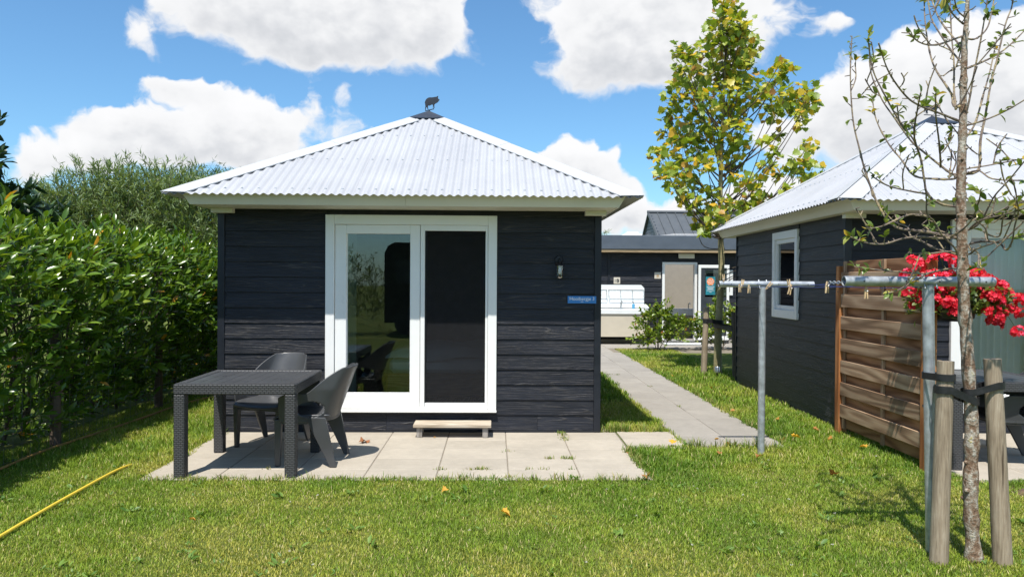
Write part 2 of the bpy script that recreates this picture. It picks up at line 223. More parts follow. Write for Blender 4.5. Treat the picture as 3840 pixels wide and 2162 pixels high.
def concrete(name, col, var=.10):
    m, nt, b = newmat(name); tc = N(nt, 'ShaderNodeTexCoord'); oi = N(nt, 'ShaderNodeObjectInfo')
    v = vmath(nt, 'ADD', tc.outputs['Object'], vmath(nt, 'MULTIPLY', oi.outputs['Location'], (5.3, 4.7, 1)))
    big = noise_(nt, v, 2.2, 5, .6); fine = noise_(nt, v, 190, 3, .7); mid = noise_(nt, v, 14, 6, .65)
    k = math_(nt, 'MULTIPLY', mapr(nt, big, .3, .7, 1-var, 1+var), math_(nt, 'MULTIPLY', mapr(nt, fine, .25, .75, .86, 1.14), mapr(nt, mid, .3, .7, .94, 1.06)))
    k = math_(nt, 'MULTIPLY', k, mapr(nt, oi.outputs['Random'], 0, 1, .93, 1.06))
    s = vmath(nt, 'SCALE', None); s.node.inputs[0].default_value = col; nt.links.new(k, s.node.inputs['Scale']); nt.links.new(s, b.inputs['Base Color'])
    b.inputs['Roughness'].default_value = .88; b.inputs['Specular IOR Level'].default_value = .25; bump_(nt, b, fine, .25, .003); return m

MAT = {}
def boardmat():
    m, nt, b = newmat('black_cement_board')
    uv = N(nt, 'ShaderNodeUVMap'); oi = N(nt, 'ShaderNodeObjectInfo'); cx = N(nt, 'ShaderNodeCombineXYZ')
    nt.links.new(math_(nt, 'MULTIPLY', oi.outputs['Random'], 71), cx.inputs[0]); nt.links.new(math_(nt, 'MULTIPLY', oi.outputs['Random'], 133), cx.inputs[1])
    v = vmath(nt, 'ADD', uv.outputs[0], cx.outputs[0])
    # cathedral grain: rings of a slowly warped field, embossed
    warp = noise_(nt, vmath(nt, 'MULTIPLY', v, (.62, 8.5, 1)), 1.0, 1.5, .45)
    ringf = math_(nt, 'FRACT', math_(nt, 'MULTIPLY', warp, 12))
    ring = mapr(nt, math_(nt, 'ABSOLUTE', math_(nt, 'SUBTRACT', ringf, .5)), .0, .17, 1, 0, True)
    streak = noise_(nt, vmath(nt, 'MULTIPLY', v, (2.2, 105, 1)), 1.0, 3, .65)
    patch_ = mapr(nt, noise_(nt, vmath(nt, 'MULTIPLY', v, (1.2, 9, 1)), 1.0, 2, .5), .42, .62, 0, 1, True)
    ring = math_(nt, 'MULTIPLY', ring, patch_)
    h = math_(nt, 'MULTIPLY_ADD', ring, .30, math_(nt, 'MULTIPLY', streak, .90))
    c = ramp_(nt, h, [(.24, (.0062, .0088, .0170)), (.44, (.0120, .0140, .0210)), (.62, (.0265, .0262, .0290)), (.95, (.064, .059, .057))])
    big = noise_(nt, vmath(nt, 'MULTIPLY', v, (2.2, 4, 1)), 1.0, 4, .6)
    k = math_(nt, 'MULTIPLY', mapr(nt, big, .3, .7, .72, 1.3), mapr(nt, oi.outputs['Random'], 0, 1, .85, 1.2))
    s = vmath(nt, 'SCALE', c); nt.links.new(k, s.node.inputs['Scale']); nt.links.new(s, b.inputs['Base Color'])
    b.inputs['Roughness'].default_value = .5; b.inputs['Specular IOR Level'].default_value = .34
    bump_(nt, b, h, 1.0, .007); return m
MAT['board'] = boardmat()
MAT['board_side'] = MAT['board']
MAT['trim'] = plain('black_corner_trim', (.0068, .0092, .0155), .5, var=.2)
MAT['white'] = plain('white_lacquered_frame', (.80, .80, .78), .35, var=.03, vs=2)
MAT['cream'] = plain('cream_painted_board', (.70, .68, .60), .5, var=.05, vs=2)
MAT['roof'] = plain('white_coated_steel_sheet', (.395, .40, .42), .42, 0.0, var=.07, vs=1.3, spec=.4)
MAT['flash'] = plain('white_hip_flashing', (.455, .462, .475), .45, var=.03, vs=1.5)
MAT['capdark'] = plain('dark_blue_grey_steel', (.035, .045, .065), .4, .3, var=.15)
MAT['rust'] = plain('dark_cut_steel', (.022, .028, .042), .55, .2, var=.2, vs=12)
MAT['screw'] = plain('screw_head_steel', (.5, .52, .55), .35, .4)
MAT['glass'] = glassmat('door_glass', (.74, .82, .80), boost=1.6)
MAT['glass_thin'] = glassmat('window_glass', (.7, .75, .74), boost=1.3)
MAT['glass_clear'] = glassmat('clear_door_glass', (.88, .90, .90), boost=1.3)
MAT['net'] = netmat('pleated_black_mesh', (.026, .026, .029), .66)
MAT['inner'] = plain('interior_wall_paint', (.30, .30, .29), .8)
MAT['floorwood'] = wood('interior_floor_laminate', [(.2, (.16, .11, .07)), (.8, (.30, .22, .14))], .5)
MAT['linen'] = plain('white_bed_linen', (.72, .74, .76), .9, var=.06)
MAT['curtain'] = plain('pale_curtain_fabric', (.78, .80, .78), .9, var=.05)
MAT['plastic'] = plain('anthracite_plastic', (.060, .062, .066), .36, var=.08, bump=.10, bs=320, spec=.5)
MAT['weave'] = weavemat('anthracite_rattan_weave')
MAT['slab'] = concrete('sand_coloured_concrete', (.385, .342, .280))
MAT['slab_grey'] = concrete('grey_path_concrete', (.295, .272, .240))
MAT['sand'] = plain('joint_sand', (.20, .17, .13), .95, var=.3, vs=30)
MAT['steel'] = plain('galvanised_steel', (.42, .44, .46), .42, .55, var=.28, vs=16, bump=.1, bs=40)
MAT['fence'] = wood('weathered_fence_board', [(.15, (.155, .092, .054)), (.5, (.30, .188, .113)), (.85, (.43, .30, .195))], .75, 1.0, 9, .35, 3.2, .25, .25)
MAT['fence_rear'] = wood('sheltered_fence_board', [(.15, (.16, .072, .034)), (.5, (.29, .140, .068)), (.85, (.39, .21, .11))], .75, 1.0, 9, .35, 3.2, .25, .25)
MAT['post'] = wood('orange_brown_fence_post', [(.15, (.19, .068, .022)), (.5, (.31, .120, .040)), (.85, (.42, .19, .075))], .7, 1.0, 10, .35, 3, .2, .25)
MAT['stepwood'] = wood('bleached_step_wood', [(.15, (.36, .29, .21)), (.6, (.52, .44, .34)), (.9, (.62, .55, .45))], .75, 1.5, 14, .4, 4, .15, .25)
MAT['stepleg'] = wood('grey_weathered_step_leg', [(.15, (.16, .14, .12)), (.85, (.34, .31, .28))], .85, 1.5, 14, .4, 4, .15, .25)
def stakemat(name, stops):
    m, nt, b = newmat(name); tc = N(nt, 'ShaderNodeTexCoord'); o = tc.outputs['Object']
    fine = noise_(nt, vmath(nt, 'MULTIPLY', o, (1, 1, .05)), 130, 4, .65); mid = noise_(nt, vmath(nt, 'MULTIPLY', o, (1, 1, .10)), 26, 4, .6); blot = noise_(nt, o, 5, 4, .6)
    crack = mapr(nt, noise_(nt, vmath(nt, 'MULTIPLY', o, (1, 1, .03)), 48, 2, .5), .30, .36, 0, 1)
    h = math_(nt, 'ADD', math_(nt, 'MULTIPLY', fine, .45), math_(nt, 'ADD', math_(nt, 'MULTIPLY', mid, .35), math_(nt, 'MULTIPLY', blot, .20)))
    c = ramp_(nt, h, stops); c = mixc(nt, 1.0, c, ramp_(nt, crack, [(0, (.35, .32, .30)), (1, (1, 1, 1))]), 'MULTIPLY')
    nt.links.new(c, b.inputs['Base Color']); b.inputs['Roughness'].default_value = .85; b.inputs['Specular IOR Level'].default_value = .2
    bump_(nt, b, math_(nt, 'MULTIPLY', h, crack), .6, .006); return m
MAT['stake'] = stakemat('weathered_round_stake', [(.34, (.15, .112, .075)), (.5, (.30, .238, .168)), (.64, (.45, .375, .28))])
MAT['stake_shaded'] = barkmat('shade_toned_round_stake', [(.30, (.035, .028, .022)), (.6, (.10, .085, .065))], 14, .12, .5)  # darker stake wood, with the shade it stands in put into the colour
MAT['pearbark'] = barkmat('lichen_covered_bark', [(.34, (.075, .045, .028)), (.45, (.19, .115, .068)), (.52, (.30, .24, .18)), (.60, (.47, .44, .38)), (.68, (.45, .35, .09))], 24, .6, .8)
MAT['twig'] = barkmat('pear_twig_bark', [(.34, (.075, .055, .046)), (.48, (.17, .130, .105)), (.60, (.33, .26, .14)), (.68, (.52, .38, .07))], 18, .8, .6)
MAT['planebark'] = barkmat('plane_bark', [(.32, (.13, .105, .05)), (.5, (.30, .26, .13)), (.7, (.42, .37, .21))], 12, .4, .5)
MAT['twigdark'] = barkmat('dark_twig_bark', [(.3, (.04, .03, .022)), (.7, (.12, .09, .065))], 16, .5, .5)
MAT['rubber'] = plain('black_rubber_strap', (.016, .016, .017), .5, var=.35, vs=30, bump=.3, bs=60)
MAT['hose_y'] = plain('yellow_garden_hose', (.72, .52, .05), .45, var=.08, vs=20)
MAT['hose_o'] = plain('faded_orange_hose', (.36, .20, .06), .6, var=.2, vs=10)
MAT['peg'] = wood('pale_peg_wood', [(.2, (.50, .34, .18)), (.8, (.68, .50, .30))], .7)
MAT['blue_cord'] = plain('blue_cord', (.03, .05, .22), .6)
MAT['signblue'] = plain('blue_sign_plate', (.035, .20, .52), .35, var=.03)
MAT['ink_white'] = plain('white_print', (.82, .84, .86), .5, var=.02)
MAT['ink_orange'] = plain('orange_print', (.75, .20, .03), .5, var=.2, vs=12)
MAT['ink_teal'] = plain('teal_print', (.02, .20, .25), .4, var=.25, vs=5)
MAT['ink_dark'] = plain('dark_print', (.05, .05, .05), .6)
MAT['pot'] = plain('black_plastic_pot', (.012, .012, .013), .4)
MAT['lampglass'] = glassmat('lamp_glass', (.86, .88, .88), boost=2.0)
MAT['bulb'] = plain('frosted_bulb', (.75, .75, .72), .25)
MAT['black_metal'] = plain('black_metal', (.010, .010, .012), .45, .2)
MAT['fasciadark'] = plain('blue_grey_roof_edge', (.085, .105, .135), .55, var=.08)
MAT['stripwood'] = wood('light_wood_strip', [(.2, (.30, .21, .12)), (.8, (.45, .33, .20))], .7)
MAT['darkroof'] = plain('dark_standing_seam_steel', (.085, .095, .105), .5, .1, var=.08)
MAT['beigewall'] = plain('beige_wall_panel', (.55, .50, .42), .7, var=.06)
MAT['unit_white'] = plain('white_laminate', (.76, .78, .78), .45, var=.03)
MAT['unit_beige'] = plain('beige_laminate', (.56, .50, .40), .55, var=.03)
MAT['chrome'] = plain('brushed_chrome', (.55, .56, .57), .3, .9)
MAT['soap'] = plain('blue_soap_liquid', (.08, .28, .45), .2)
MAT['door_dark'] = plain('dark_door_panel', (.035, .042, .050), .45)
MAT['camper'] = plain('white_camper_body', (.80, .80, .80), .4)
MAT['soil'] = plain('dry_brown_soil', (.12, .075, .05), .95, var=.5, vs=25, bump=.8, bs=40)
MAT['dome'] = netmat('opal_skylight', (.8, .8, .8), .22)
MAT['fallen_brown'] = plain('dry_brown_leaf', (.26, .10, .035), .7)
MAT['wire'] = plain('grey_fence_wire', (.10, .10, .10), .5, .5)
MAT['hedgepost'] = barkmat('brown_fence_post', [(.3, (.05, .035, .022)), (.7, (.14, .10, .07))], 10, .15, .4)
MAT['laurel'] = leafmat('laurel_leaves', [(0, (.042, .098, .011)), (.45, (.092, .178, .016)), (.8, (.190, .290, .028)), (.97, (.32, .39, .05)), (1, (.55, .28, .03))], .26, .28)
MAT['laurel_one'] = leafmat('laurel_leaf', [(0, (.070, .150, .014)), (.5, (.14, .24, .022)), (1, (.28, .36, .04))], .24, .30, False)
MAT['willow'] = leafmat('willow_leaves', [(0, (.080, .140, .042)), (.5, (.155, .225, .078)), (1, (.30, .36, .16))], .45, .28)
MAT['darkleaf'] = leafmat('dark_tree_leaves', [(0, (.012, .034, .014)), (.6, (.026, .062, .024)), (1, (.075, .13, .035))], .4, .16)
MAT['fartree'] = leafmat('far_tree_leaves', [(0, (.035, .075, .028)), (.6, (.07, .125, .045)), (1, (.12, .19, .07))], .5, .2)
PL = [(0, (.125, .195, .015)), (.38, (.225, .305, .026)), (.62, (.34, .385, .040)), (.80, (.50, .44, .045)), (.94, (.66, .41, .03)), (1, (.30, .14, .035))]
MAT['plane'] = leafmat('plane_leaves', PL, .42, .38); MAT['plane_one'] = leafmat('plane_leaf', PL, .42, .38, False)
PR = [(0, (.10, .15, .030)), (.5, (.17, .24, .05)), (.86, (.22, .27, .06)), (.95, (.36, .33, .06)), (1, (.62, .36, .03))]
MAT['pear'] = leafmat('pear_leaves', PR, .35, .28); MAT['pear_one'] = leafmat('pear_leaf', PR, .35, .28, False)
MAT['beech'] = leafmat('beech_leaves', [(0, (.075, .13, .014)), (.5, (.17, .26, .028)), (.85, (.32, .38, .05)), (.95, (.45, .33, .05)), (1, (.30, .10, .03))], .4, .3)
MAT['gerleaf'] = leafmat('geranium_leaves', [(0, (.05, .09, .015)), (1, (.20, .24, .045))], .5, .25)
MAT['petal'] = leafmat('red_petals', [(0, (.42, .006, .016)), (.5, (.70, .012, .030)), (.85, (.82, .03, .09)), (1, (.85, .10, .20))], .55, .30)
MAT['weed'] = leafmat('lawn_weed_leaves', [(0, (.07, .15, .018)), (1, (.17, .27, .045))], .5, .25)
MAT['cloverflower'] = leafmat('clover_flowers', [(0, (.55, .50, .45)), (1, (.75, .72, .68))], .8, .2)
MAT['fallen'] = leafmat('fallen_leaf', [(0, (.62, .36, .03)), (.4, (.50, .25, .05)), (1, (.36, .15, .05))], .6, .2, False)
def grassmat():
    m, nt, b = newmat('grass_blades'); a = N(nt, 'ShaderNodeAttribute', attribute_name='col')
    nt.links.new(a.outputs['Color'], b.inputs['Base Color']); b.inputs['Roughness'].default_value = .55; b.inputs['Specular IOR Level'].default_value = .3
    t = N(nt, 'ShaderNodeBsdfTranslucent'); nt.links.new(vmath(nt, 'MULTIPLY', a.outputs['Color'], (1.3, 1.35, .7)), t.inputs[0])
    mx = N(nt, 'ShaderNodeMixShader'); mx.inputs[0].default_value = .28
    nt.links.new(b.outputs[0], mx.inputs[1]); nt.links.new(t.outputs[0], mx.inputs[2]); nt.links.new(mx.outputs[0], nt.nodes['Material Output'].inputs[0]); return m
MAT['grass'] = grassmat()
def lawnmat():
    m, nt, b = newmat('lawn_thatch'); tc = N(nt, 'ShaderNodeTexCoord'); o = tc.outputs['Object']
    n1 = noise_(nt, o, 1.3, 5, .6); n2 = noise_(nt, o, 60, 5, .7)
    c = ramp_(nt, math_(nt, 'ADD', math_(nt, 'MULTIPLY', n1, .5), math_(nt, 'MULTIPLY', n2, .5)), [(.3, (.06, .085, .018)), (.5, (.11, .145, .030)), (.68, (.21, .19, .065))])
    nt.links.new(c, b.inputs['Base Color']); b.inputs['Roughness'].default_value = .95; b.inputs['Specular IOR Level'].default_value = .1
    bump_(nt, b, n2, .8, .03); return m
MAT['lawn'] = lawnmat()

# ------------------------------------------------------------------ mesh helpers
def link(o, parent=None):
    COL.objects.link(o)
    if parent is not None: o.parent = parent
    return o
def tag(o, label=None, cat=None, group=None, kind=None):
    if label: o['label'] = label
    if cat: o['category'] = cat
    if group: o['group'] = group
    if kind: o['kind'] = kind
    return o
def thing(name, label, cat, loc=(0, 0, 0), rz=0, group=None):
    o = bpy.data.objects.new(name, None); o.empty_display_size = .1; link(o); o.location = loc; o.rotation_euler = (0, 0, rz)
    return tag(o, label, cat, group)
def mobj(name, me, parent=None, loc=None, rot=None, scale=None):
    o = bpy.data.objects.new(name, me); link(o, parent)
    if loc is not None: o.location = loc
    if rot is not None: o.rotation_euler = rot
    if scale is not None: o.scale = scale
    return o
def auto_uv(me, turn=True):
    n = len(me.loops); co = np.empty(len(me.vertices)*3); me.vertices.foreach_get('co', co); co = co.reshape(-1, 3)
    vi = np.empty(n, int); me.loops.foreach_get('vertex_index', vi)
    nf = len(me.polygons); nr = np.empty(nf*3); me.polygons.foreach_get('normal', nr); nr = np.abs(nr.reshape(-1, 3))
    lt = np.empty(nf, int); me.polygons.foreach_get('loop_total', lt); ax = np.repeat(nr.argmax(1), lt)
    p = co[vi]; ext = co.max(0)-co.min(0)
    longz = turn and ext[2] > 1.6*max(ext[0], ext[1])
    longy = ext[1] > ext[0]
    uv = np.empty((n, 2))
    for a, (i, j) in ((0, (1, 2)), (1, (0, 2)), (2, (0, 1))):
        k = ax == a
        ii, jj = i, j
        if longz and 2 in (i, j): ii, jj = 2, (i if j == 2 else j)
        elif a == 2 and longy: ii, jj = 1, 0
        uv[k, 0] = p[k, ii]; uv[k, 1] = p[k, jj]
    l = me.uv_layers.new(name='UVMap'); l.data.foreach_set('uv', uv.ravel())
class MB:
    def __init__(s): s.v = []; s.f = []
    def add(s, vs, fs):
        k = len(s.v); s.v += [tuple(v) for v in vs]; s.f += [tuple(i+k for i in f) for f in fs]; return s
    def box(s, x0, x1, y0, y1, z0, z1, b=0, M=None):
        lo = (min(x0, x1), min(y0, y1), min(z0, z1)); hi = (max(x0, x1), max(y0, y1), max(z0, z1))
        c = [(lo[i]+hi[i])/2 for i in range(3)]; b = min(b, *[(hi[i]-lo[i])*.45 for i in range(3)])
        vs = []; fs = []; idx = {}
        cs = [(a, bb, cc) for a in (0, 1) for bb in (0, 1) for cc in (0, 1)]
        if b <= 0:
            for cr in cs: idx[cr] = len(vs); vs.append([(lo, hi)[cr[i]][i] for i in range(3)])
            for a in range(3):
                o1, o2 = [i for i in range(3) if i != a]
                for sg in (0, 1):
                    q = []
                    for p, r in ((0, 0), (1, 0), (1, 1), (0, 1)):
                        cr = [0, 0, 0]; cr[a] = sg; cr[o1] = p; cr[o2] = r; q.append(idx[tuple(cr)])
                    fs.append(q)
        else:
            for cr in cs:
                for a in range(3):
                    idx[cr, a] = len(vs)
                    vs.append([(lo, hi)[cr[i]][i] + (0 if i == a else (b if cr[i] == 0 else -b)) for i in range(3)])
            for a in range(3):
                o1, o2 = [i for i in range(3) if i != a]
                for sg in (0, 1):
                    q = []
                    for p, r in ((0, 0), (1, 0), (1, 1), (0, 1)):
                        cr = [0, 0, 0]; cr[a] = sg; cr[o1] = p; cr[o2] = r; q.append(idx[tuple(cr), a])
                    fs.append(q)
                for p in (0, 1):
                    for r in (0, 1):
                        c0 = [0, 0, 0]; c1 = [0, 0, 0]; c0[a] = 0; c1[a] = 1; c0[o1] = c1[o1] = p; c0[o2] = c1[o2] = r
                        fs.append([idx[tuple(c0), o1], idx[tuple(c1), o1], idx[tuple(c1), o2], idx[tuple(c0), o2]])
            for cr in cs: fs.append([idx[cr, 0], idx[cr, 1], idx[cr, 2]])
        out = []
        for f in fs:
            p = [Vector(vs[i]) for i in f]; n = (p[1]-p[0]).cross(p[2]-p[0]); m = sum(p, Vector())/len(p) - Vector(c)
            out.append(f if n.dot(m) >= 0 else f[::-1])
        if M is not None: vs = [M @ Vector(v) for v in vs]
        return s.add(vs, out)
    def hexa(s, q0, q1):
        """two quads (lists of 4 points) joined to a solid"""
        vs = list(q0)+list(q1); c = sum((Vector(v) for v in vs), Vector())/8
        fs = [(0, 1, 2, 3), (4, 5, 6, 7), (0, 1, 5, 4), (1, 2, 6, 5), (2, 3, 7, 6), (3, 0, 4, 7)]
        out = []
        for f in fs:
            p = [Vector(vs[i]) for i in f]; n = (p[2]-p[0]).cross(p[3]-p[1]); m = sum(p, Vector())/4 - c
            out.append(f if n.dot(m) >= 0 else f[::-1])
        return s.add(vs, out)
    def tube(s, pts, rad, n=8, cap=True):
        pts = [Vector([float(c) for c in p]) for p in pts]; rad = [float(r_) for r_ in rad] if isinstance(rad, (list, tuple)) else [float(rad)]*len(pts)
        k = len(s.v); up = None
        for i, p in enumerate(pts):
            d = (pts[min(i+1, len(pts)-1)] - pts[max(i-1, 0)]).normalized()
            if up is None:
                up = Vector((0, 0, 1)) if abs(d.z) < .9 else Vector((1, 0, 0))
            a = d.cross(up).normalized(); up = a.cross(d).normalized()
            for j in range(n):
                t = 2*PI*j/n; s.v.append(tuple(p + rad[i]*(math.cos(t)*a + math.sin(t)*up)))
        for i in range(len(pts)-1):
            for j in range(n):
                s.f.append((k+i*n+j, k+i*n+(j+1) % n, k+(i+1)*n+(j+1) % n, k+(i+1)*n+j))
        if cap:
            s.f.append(tuple(k+j for j in range(n))[::-1]); s.f.append(tuple(k+(len(pts)-1)*n+j for j in range(n)))
        return s
    def lathe(s, prof, n=20, c=(0, 0, 0), cap=True):
        k = len(s.v)
        for r, z in prof:
            for j in range(n):
                t = 2*PI*j/n; s.v.append((c[0]+r*math.cos(t), c[1]+r*math.sin(t), c[2]+z))
        for i in range(len(prof)-1):
            for j in range(n): s.f.append((k+i*n+j, k+i*n+(j+1) % n, k+(i+1)*n+(j+1) % n, k+(i+1)*n+j))
        if cap:
            s.f.append(tuple(k+j for j in range(n))[::-1]); s.f.append(tuple(k+(len(prof)-1)*n+j for j in range(n)))
        return s
    def prism(s, poly, t0, t1, f):
        """poly of (a,b); f(a,b,t) -> point"""
        n = len(poly); k = len(s.v)
        s.v += [tuple(f(a, b, t0)) for a, b in poly] + [tuple(f(a, b, t1)) for a, b in poly]
        s.f.append(tuple(range(k, k+n))[::-1]); s.f.append(tuple(range(k+n, k+2*n)))
        for i in range(n): j = (i+1) % n; s.f.append((k+i, k+j, k+n+j, k+n+i))
        return s
    def mesh(s, name, mat, smooth=False, fix=False):
        me = bpy.data.meshes.new(name); me.from_pydata(s.v, [], s.f); me.update()
        if fix:
            import bmesh
            bm = bmesh.new(); bm.from_mesh(me); bmesh.ops.recalc_face_normals(bm, faces=bm.faces[:]); bm.to_mesh(me); bm.free()
        auto_uv(me, mat != 'weave'); me.materials.append(MAT[mat] if isinstance(mat, str) else mat)
        if smooth:
            me.polygons.foreach_set('use_smooth', [True]*len(me.polygons)); me.set_sharp_from_angle(angle=R(smooth if smooth is not True else 40))
        return me
    def build(s, name, mat, parent=None, smooth=False, loc=None, rot=None, fix=False):
        return mobj(name, s.mesh(name, mat, smooth, fix), parent, loc, rot)
def np_mesh(name, V, F, mat, rnd=None, col=None, smooth=False):
    V = np.asarray(V, np.float32).reshape(-1, 3); F = np.asarray(F, np.int32); k = F.shape[1]
    me = bpy.data.meshes.new(name)
    me.vertices.add(len(V)); me.vertices.foreach_set('co', V.ravel())
    me.loops.add(F.size); me.loops.foreach_set('vertex_index', F.ravel())
    me.polygons.add(len(F)); me.polygons.foreach_set('loop_start', np.arange(0, F.size, k, dtype=np.int32))
    me.polygons.foreach_set('loop_total', np.full(len(F), k, np.int32))
    if smooth: me.polygons.foreach_set('use_smooth', np.ones(len(F), bool))
    me.update(calc_edges=True)
    if rnd is not None:
        a = me.attributes.new('rnd', 'FLOAT', 'POINT'); a.data.foreach_set('value', np.asarray(rnd, np.float32))
    if col is not None:
        a = me.attributes.new('col', 'FLOAT_COLOR', 'POINT'); c4 = np.ones((len(V), 4), np.float32); c4[:, :3] = col; a.data.foreach_set('color', c4.ravel())
    me.materials.append(MAT[mat]); return me
def unit(a): return a/np.maximum(np.linalg.norm(a, axis=-1, keepdims=True), 1e-9)
def frames(D, Nh):
    X = unit(D); Z = unit(Nh - (Nh*X).sum(-1, keepdims=True)*X); Y = np.cross(Z, X); return X, Y, Z
def scatter(tv, tf, P, D, Nh, S):
    X, Y, Z = frames(D, Nh); k = len(tv); tv = np.asarray(tv, float)
    V = P[:, None, :] + S[:, None, None]*(tv[None, :, 0:1]*X[:, None] + tv[None, :, 1:2]*Y[:, None] + tv[None, :, 2:3]*Z[:, None])
    F = (np.asarray(tf)[None] + (np.arange(len(P))*k)[:, None, None]).reshape(-1, 3)
    return V.reshape(-1, 3), F
def leaf_objs(name, me, idx, P, D, Nh, S, parent):
    X, Y, Z = frames(D[idx], Nh[idx])
    for i, k in enumerate(idx):
        o = bpy.data.objects.new(name, me[i % len(me)]); link(o, parent)
        m = Matrix(((X[i, 0], Y[i, 0], Z[i, 0]), (X[i, 1], Y[i, 1], Z[i, 1]), (X[i, 2], Y[i, 2], Z[i, 2])))
        o.matrix_basis = Matrix.Translation(Vector(P[k])) @ m.to_4x4() @ Matrix.Scale(float(S[k]), 4)
def long_leaf(w, fold=.12, curl=.12):
    tv = [(0, 0, 0)]
    for t, ww in ((.28, .82), (.62, .92), (.86, .45)):
        z = -curl*(t-.35)**2*1.5
        tv += [(t, -w/2*ww, z+fold*w*ww), (t, 0, z), (t, w/2*ww, z+fold*w*ww)]
    tv.append((1, 0, -curl*.65))
    tf = [(0, 2, 1), (0, 3, 2)]
    for i in (1, 4): tf += [(i, i+1, i+4), (i, i+4, i+3), (i+1, i+2, i+5), (i+1, i+5, i+4)]
    tf += [(7, 8, 10), (8, 9, 10)]
    return tv, tf
NARROW = ([(0, 0, 0), (.4, -.075, .01), (.45, .075, .01), (1, 0, -.05)], [(0, 1, 2), (1, 3, 2)])
def plane_leaf():
    pts = [(0, 0), (.10, .20), (.02, .42), (.26, .36), (.36, .58), (.50, .36), (.62, .30), (.78, .22), (.80, .10), (1.0, 0)]
    out = pts + [(x, -y) for x, y in pts[-2:0:-1]]
    tv = [(.34, 0, -.03)] + [(x, y, .10*abs(y) - .10*max(0, x-.4)) for x, y in out]
    n = len(out); return tv, [(0, 1+i, 1+(i+1) % n) for i in range(n)]
def curve_pts(ctrl, n):
    c = np.array(ctrl, float); t = np.linspace(0, len(c)-1, n); out = []
    for x in t:
        i = min(int(x), len(c)-2); f = x-i
        p0 = c[max(i-1, 0)]; p1 = c[i]; p2 = c[i+1]; p3 = c[min(i+2, len(c)-1)]
        out.append(.5*((2*p1)+(-p0+p2)*f+(2*p0-5*p1+4*p2-p3)*f*f+(-p0+3*p1-3*p2+p3)*f**3))
    return np.array(out)
def text_mesh(body, size, mat, extrude=.0006):
    cu = bpy.data.curves.new('lettering', 'FONT'); cu.body = body; cu.size = size; cu.align_x = 'CENTER'; cu.align_y = 'CENTER'; cu.extrude = extrude
    o = bpy.data.objects.new('lettering', cu); COL.objects.link(o)
    dg = bpy.context.evaluated_depsgraph_get(); me = bpy.data.meshes.new_from_object(o.evaluated_get(dg))
    bpy.data.objects.remove(o); bpy.data.curves.remove(cu)
    me.materials.clear(); me.materials.append(MAT[mat]); return me

# ------------------------------------------------------------------ ground, lawn, paving
def struct(o): o['kind'] = 'structure'; return o
struct(MB().box(-300, 300, -200, 500, -.30, -.004).build('ground', 'lawn'))

PX0, PXP = -2.83, .59; PY1, PYP = 7.79, .385
patio = struct(MB().box(PX0-.01, PX0+7*PXP-.01, 5.935, PY1+.2, -.06, .0).build('patio', 'sand'))
slab_cache = {}
def slab(parent, x0, x1, y0, y1, mat, gap=.004, top=.0):
    key = (round(x1-x0, 3), round(y1-y0, 3), mat)
    if key not in slab_cache:
        w, d = (x1-x0)/2-gap, (y1-y0)/2-gap
        slab_cache[key] = MB().box(-w, w, -d, d, -.045, 0, .004).mesh('slab', mat)
    mobj('slab', slab_cache[key], parent, ((x0+x1)/2, (y0+y1)/2, top+.006+random.uniform(-.0015, .0015)), (random.uniform(-.002, .002), random.uniform(-.002, .002), random.uniform(-.003, .003)))
for i in range(7):
    for j in range(5): slab(patio, PX0+i*PXP, PX0+(i+1)*PXP-(.02 if i == 6 else 0), max(5.93, PY1-(j+1)*PYP), PY1-j*PYP, 'slab')
for j in range(2): slab(patio, 1.30, 1.875, PY1-(j+1)*PYP+.05, PY1-j*PYP+.05, 'slab')
path = struct(MB().box(1.87, 2.87, 7.1, 16.6, -.06, .0).build('garden_path', 'sand'))
for k in range(19):
    for c in range(2): slab(path, 1.88+.49*c, 2.37+.49*c, 7.12+.5*k, 7.62+.5*k, 'slab_grey', .003)
terrace = struct(MB().box(-1.5, 9.5, 16.62, 19.4, -.06, .0).build('terrace_paving', 'sand'))
for i in range(18):
    for k in range(5):
        x0 = -1.5+.6*i; y0 = 16.64+.54*k
        if x0 >= 2.7 and y0 < 17.5: continue
        slab(terrace, x0, x0+.6, y0, y0+.54, 'slab_grey', .003)
patio2 = struct(MB().box(3.86, 8.0, 5.86, 7.95, -.06, .0).build('neighbour_patio', 'sand'))
for i in range(7):
    for j in range(5): slab(patio2, 3.88+i*PXP, 3.88+(i+1)*PXP, 7.85-(j+1)*PYP, 7.85-j*PYP, 'slab')
soil = MB()
nn = 14
for j in range(nn+1):
    for i in range(nn+1):
        u, v = i/nn*2-1, j/nn*2-1; rr = max(0, 1-(u*u+v*v))
        soil.v.append((4.55+u*.55, 5.45+v*.36, -.003+.05*rr**.6+.02*random.random()*(rr > .05)))
soil.f = [(j*(nn+1)+i, j*(nn+1)+i+1, (j+1)*(nn+1)+i+1, (j+1)*(nn+1)+i) for j in range(nn) for i in range(nn)]
struct(soil.build('bare_soil', 'soil', smooth=True))

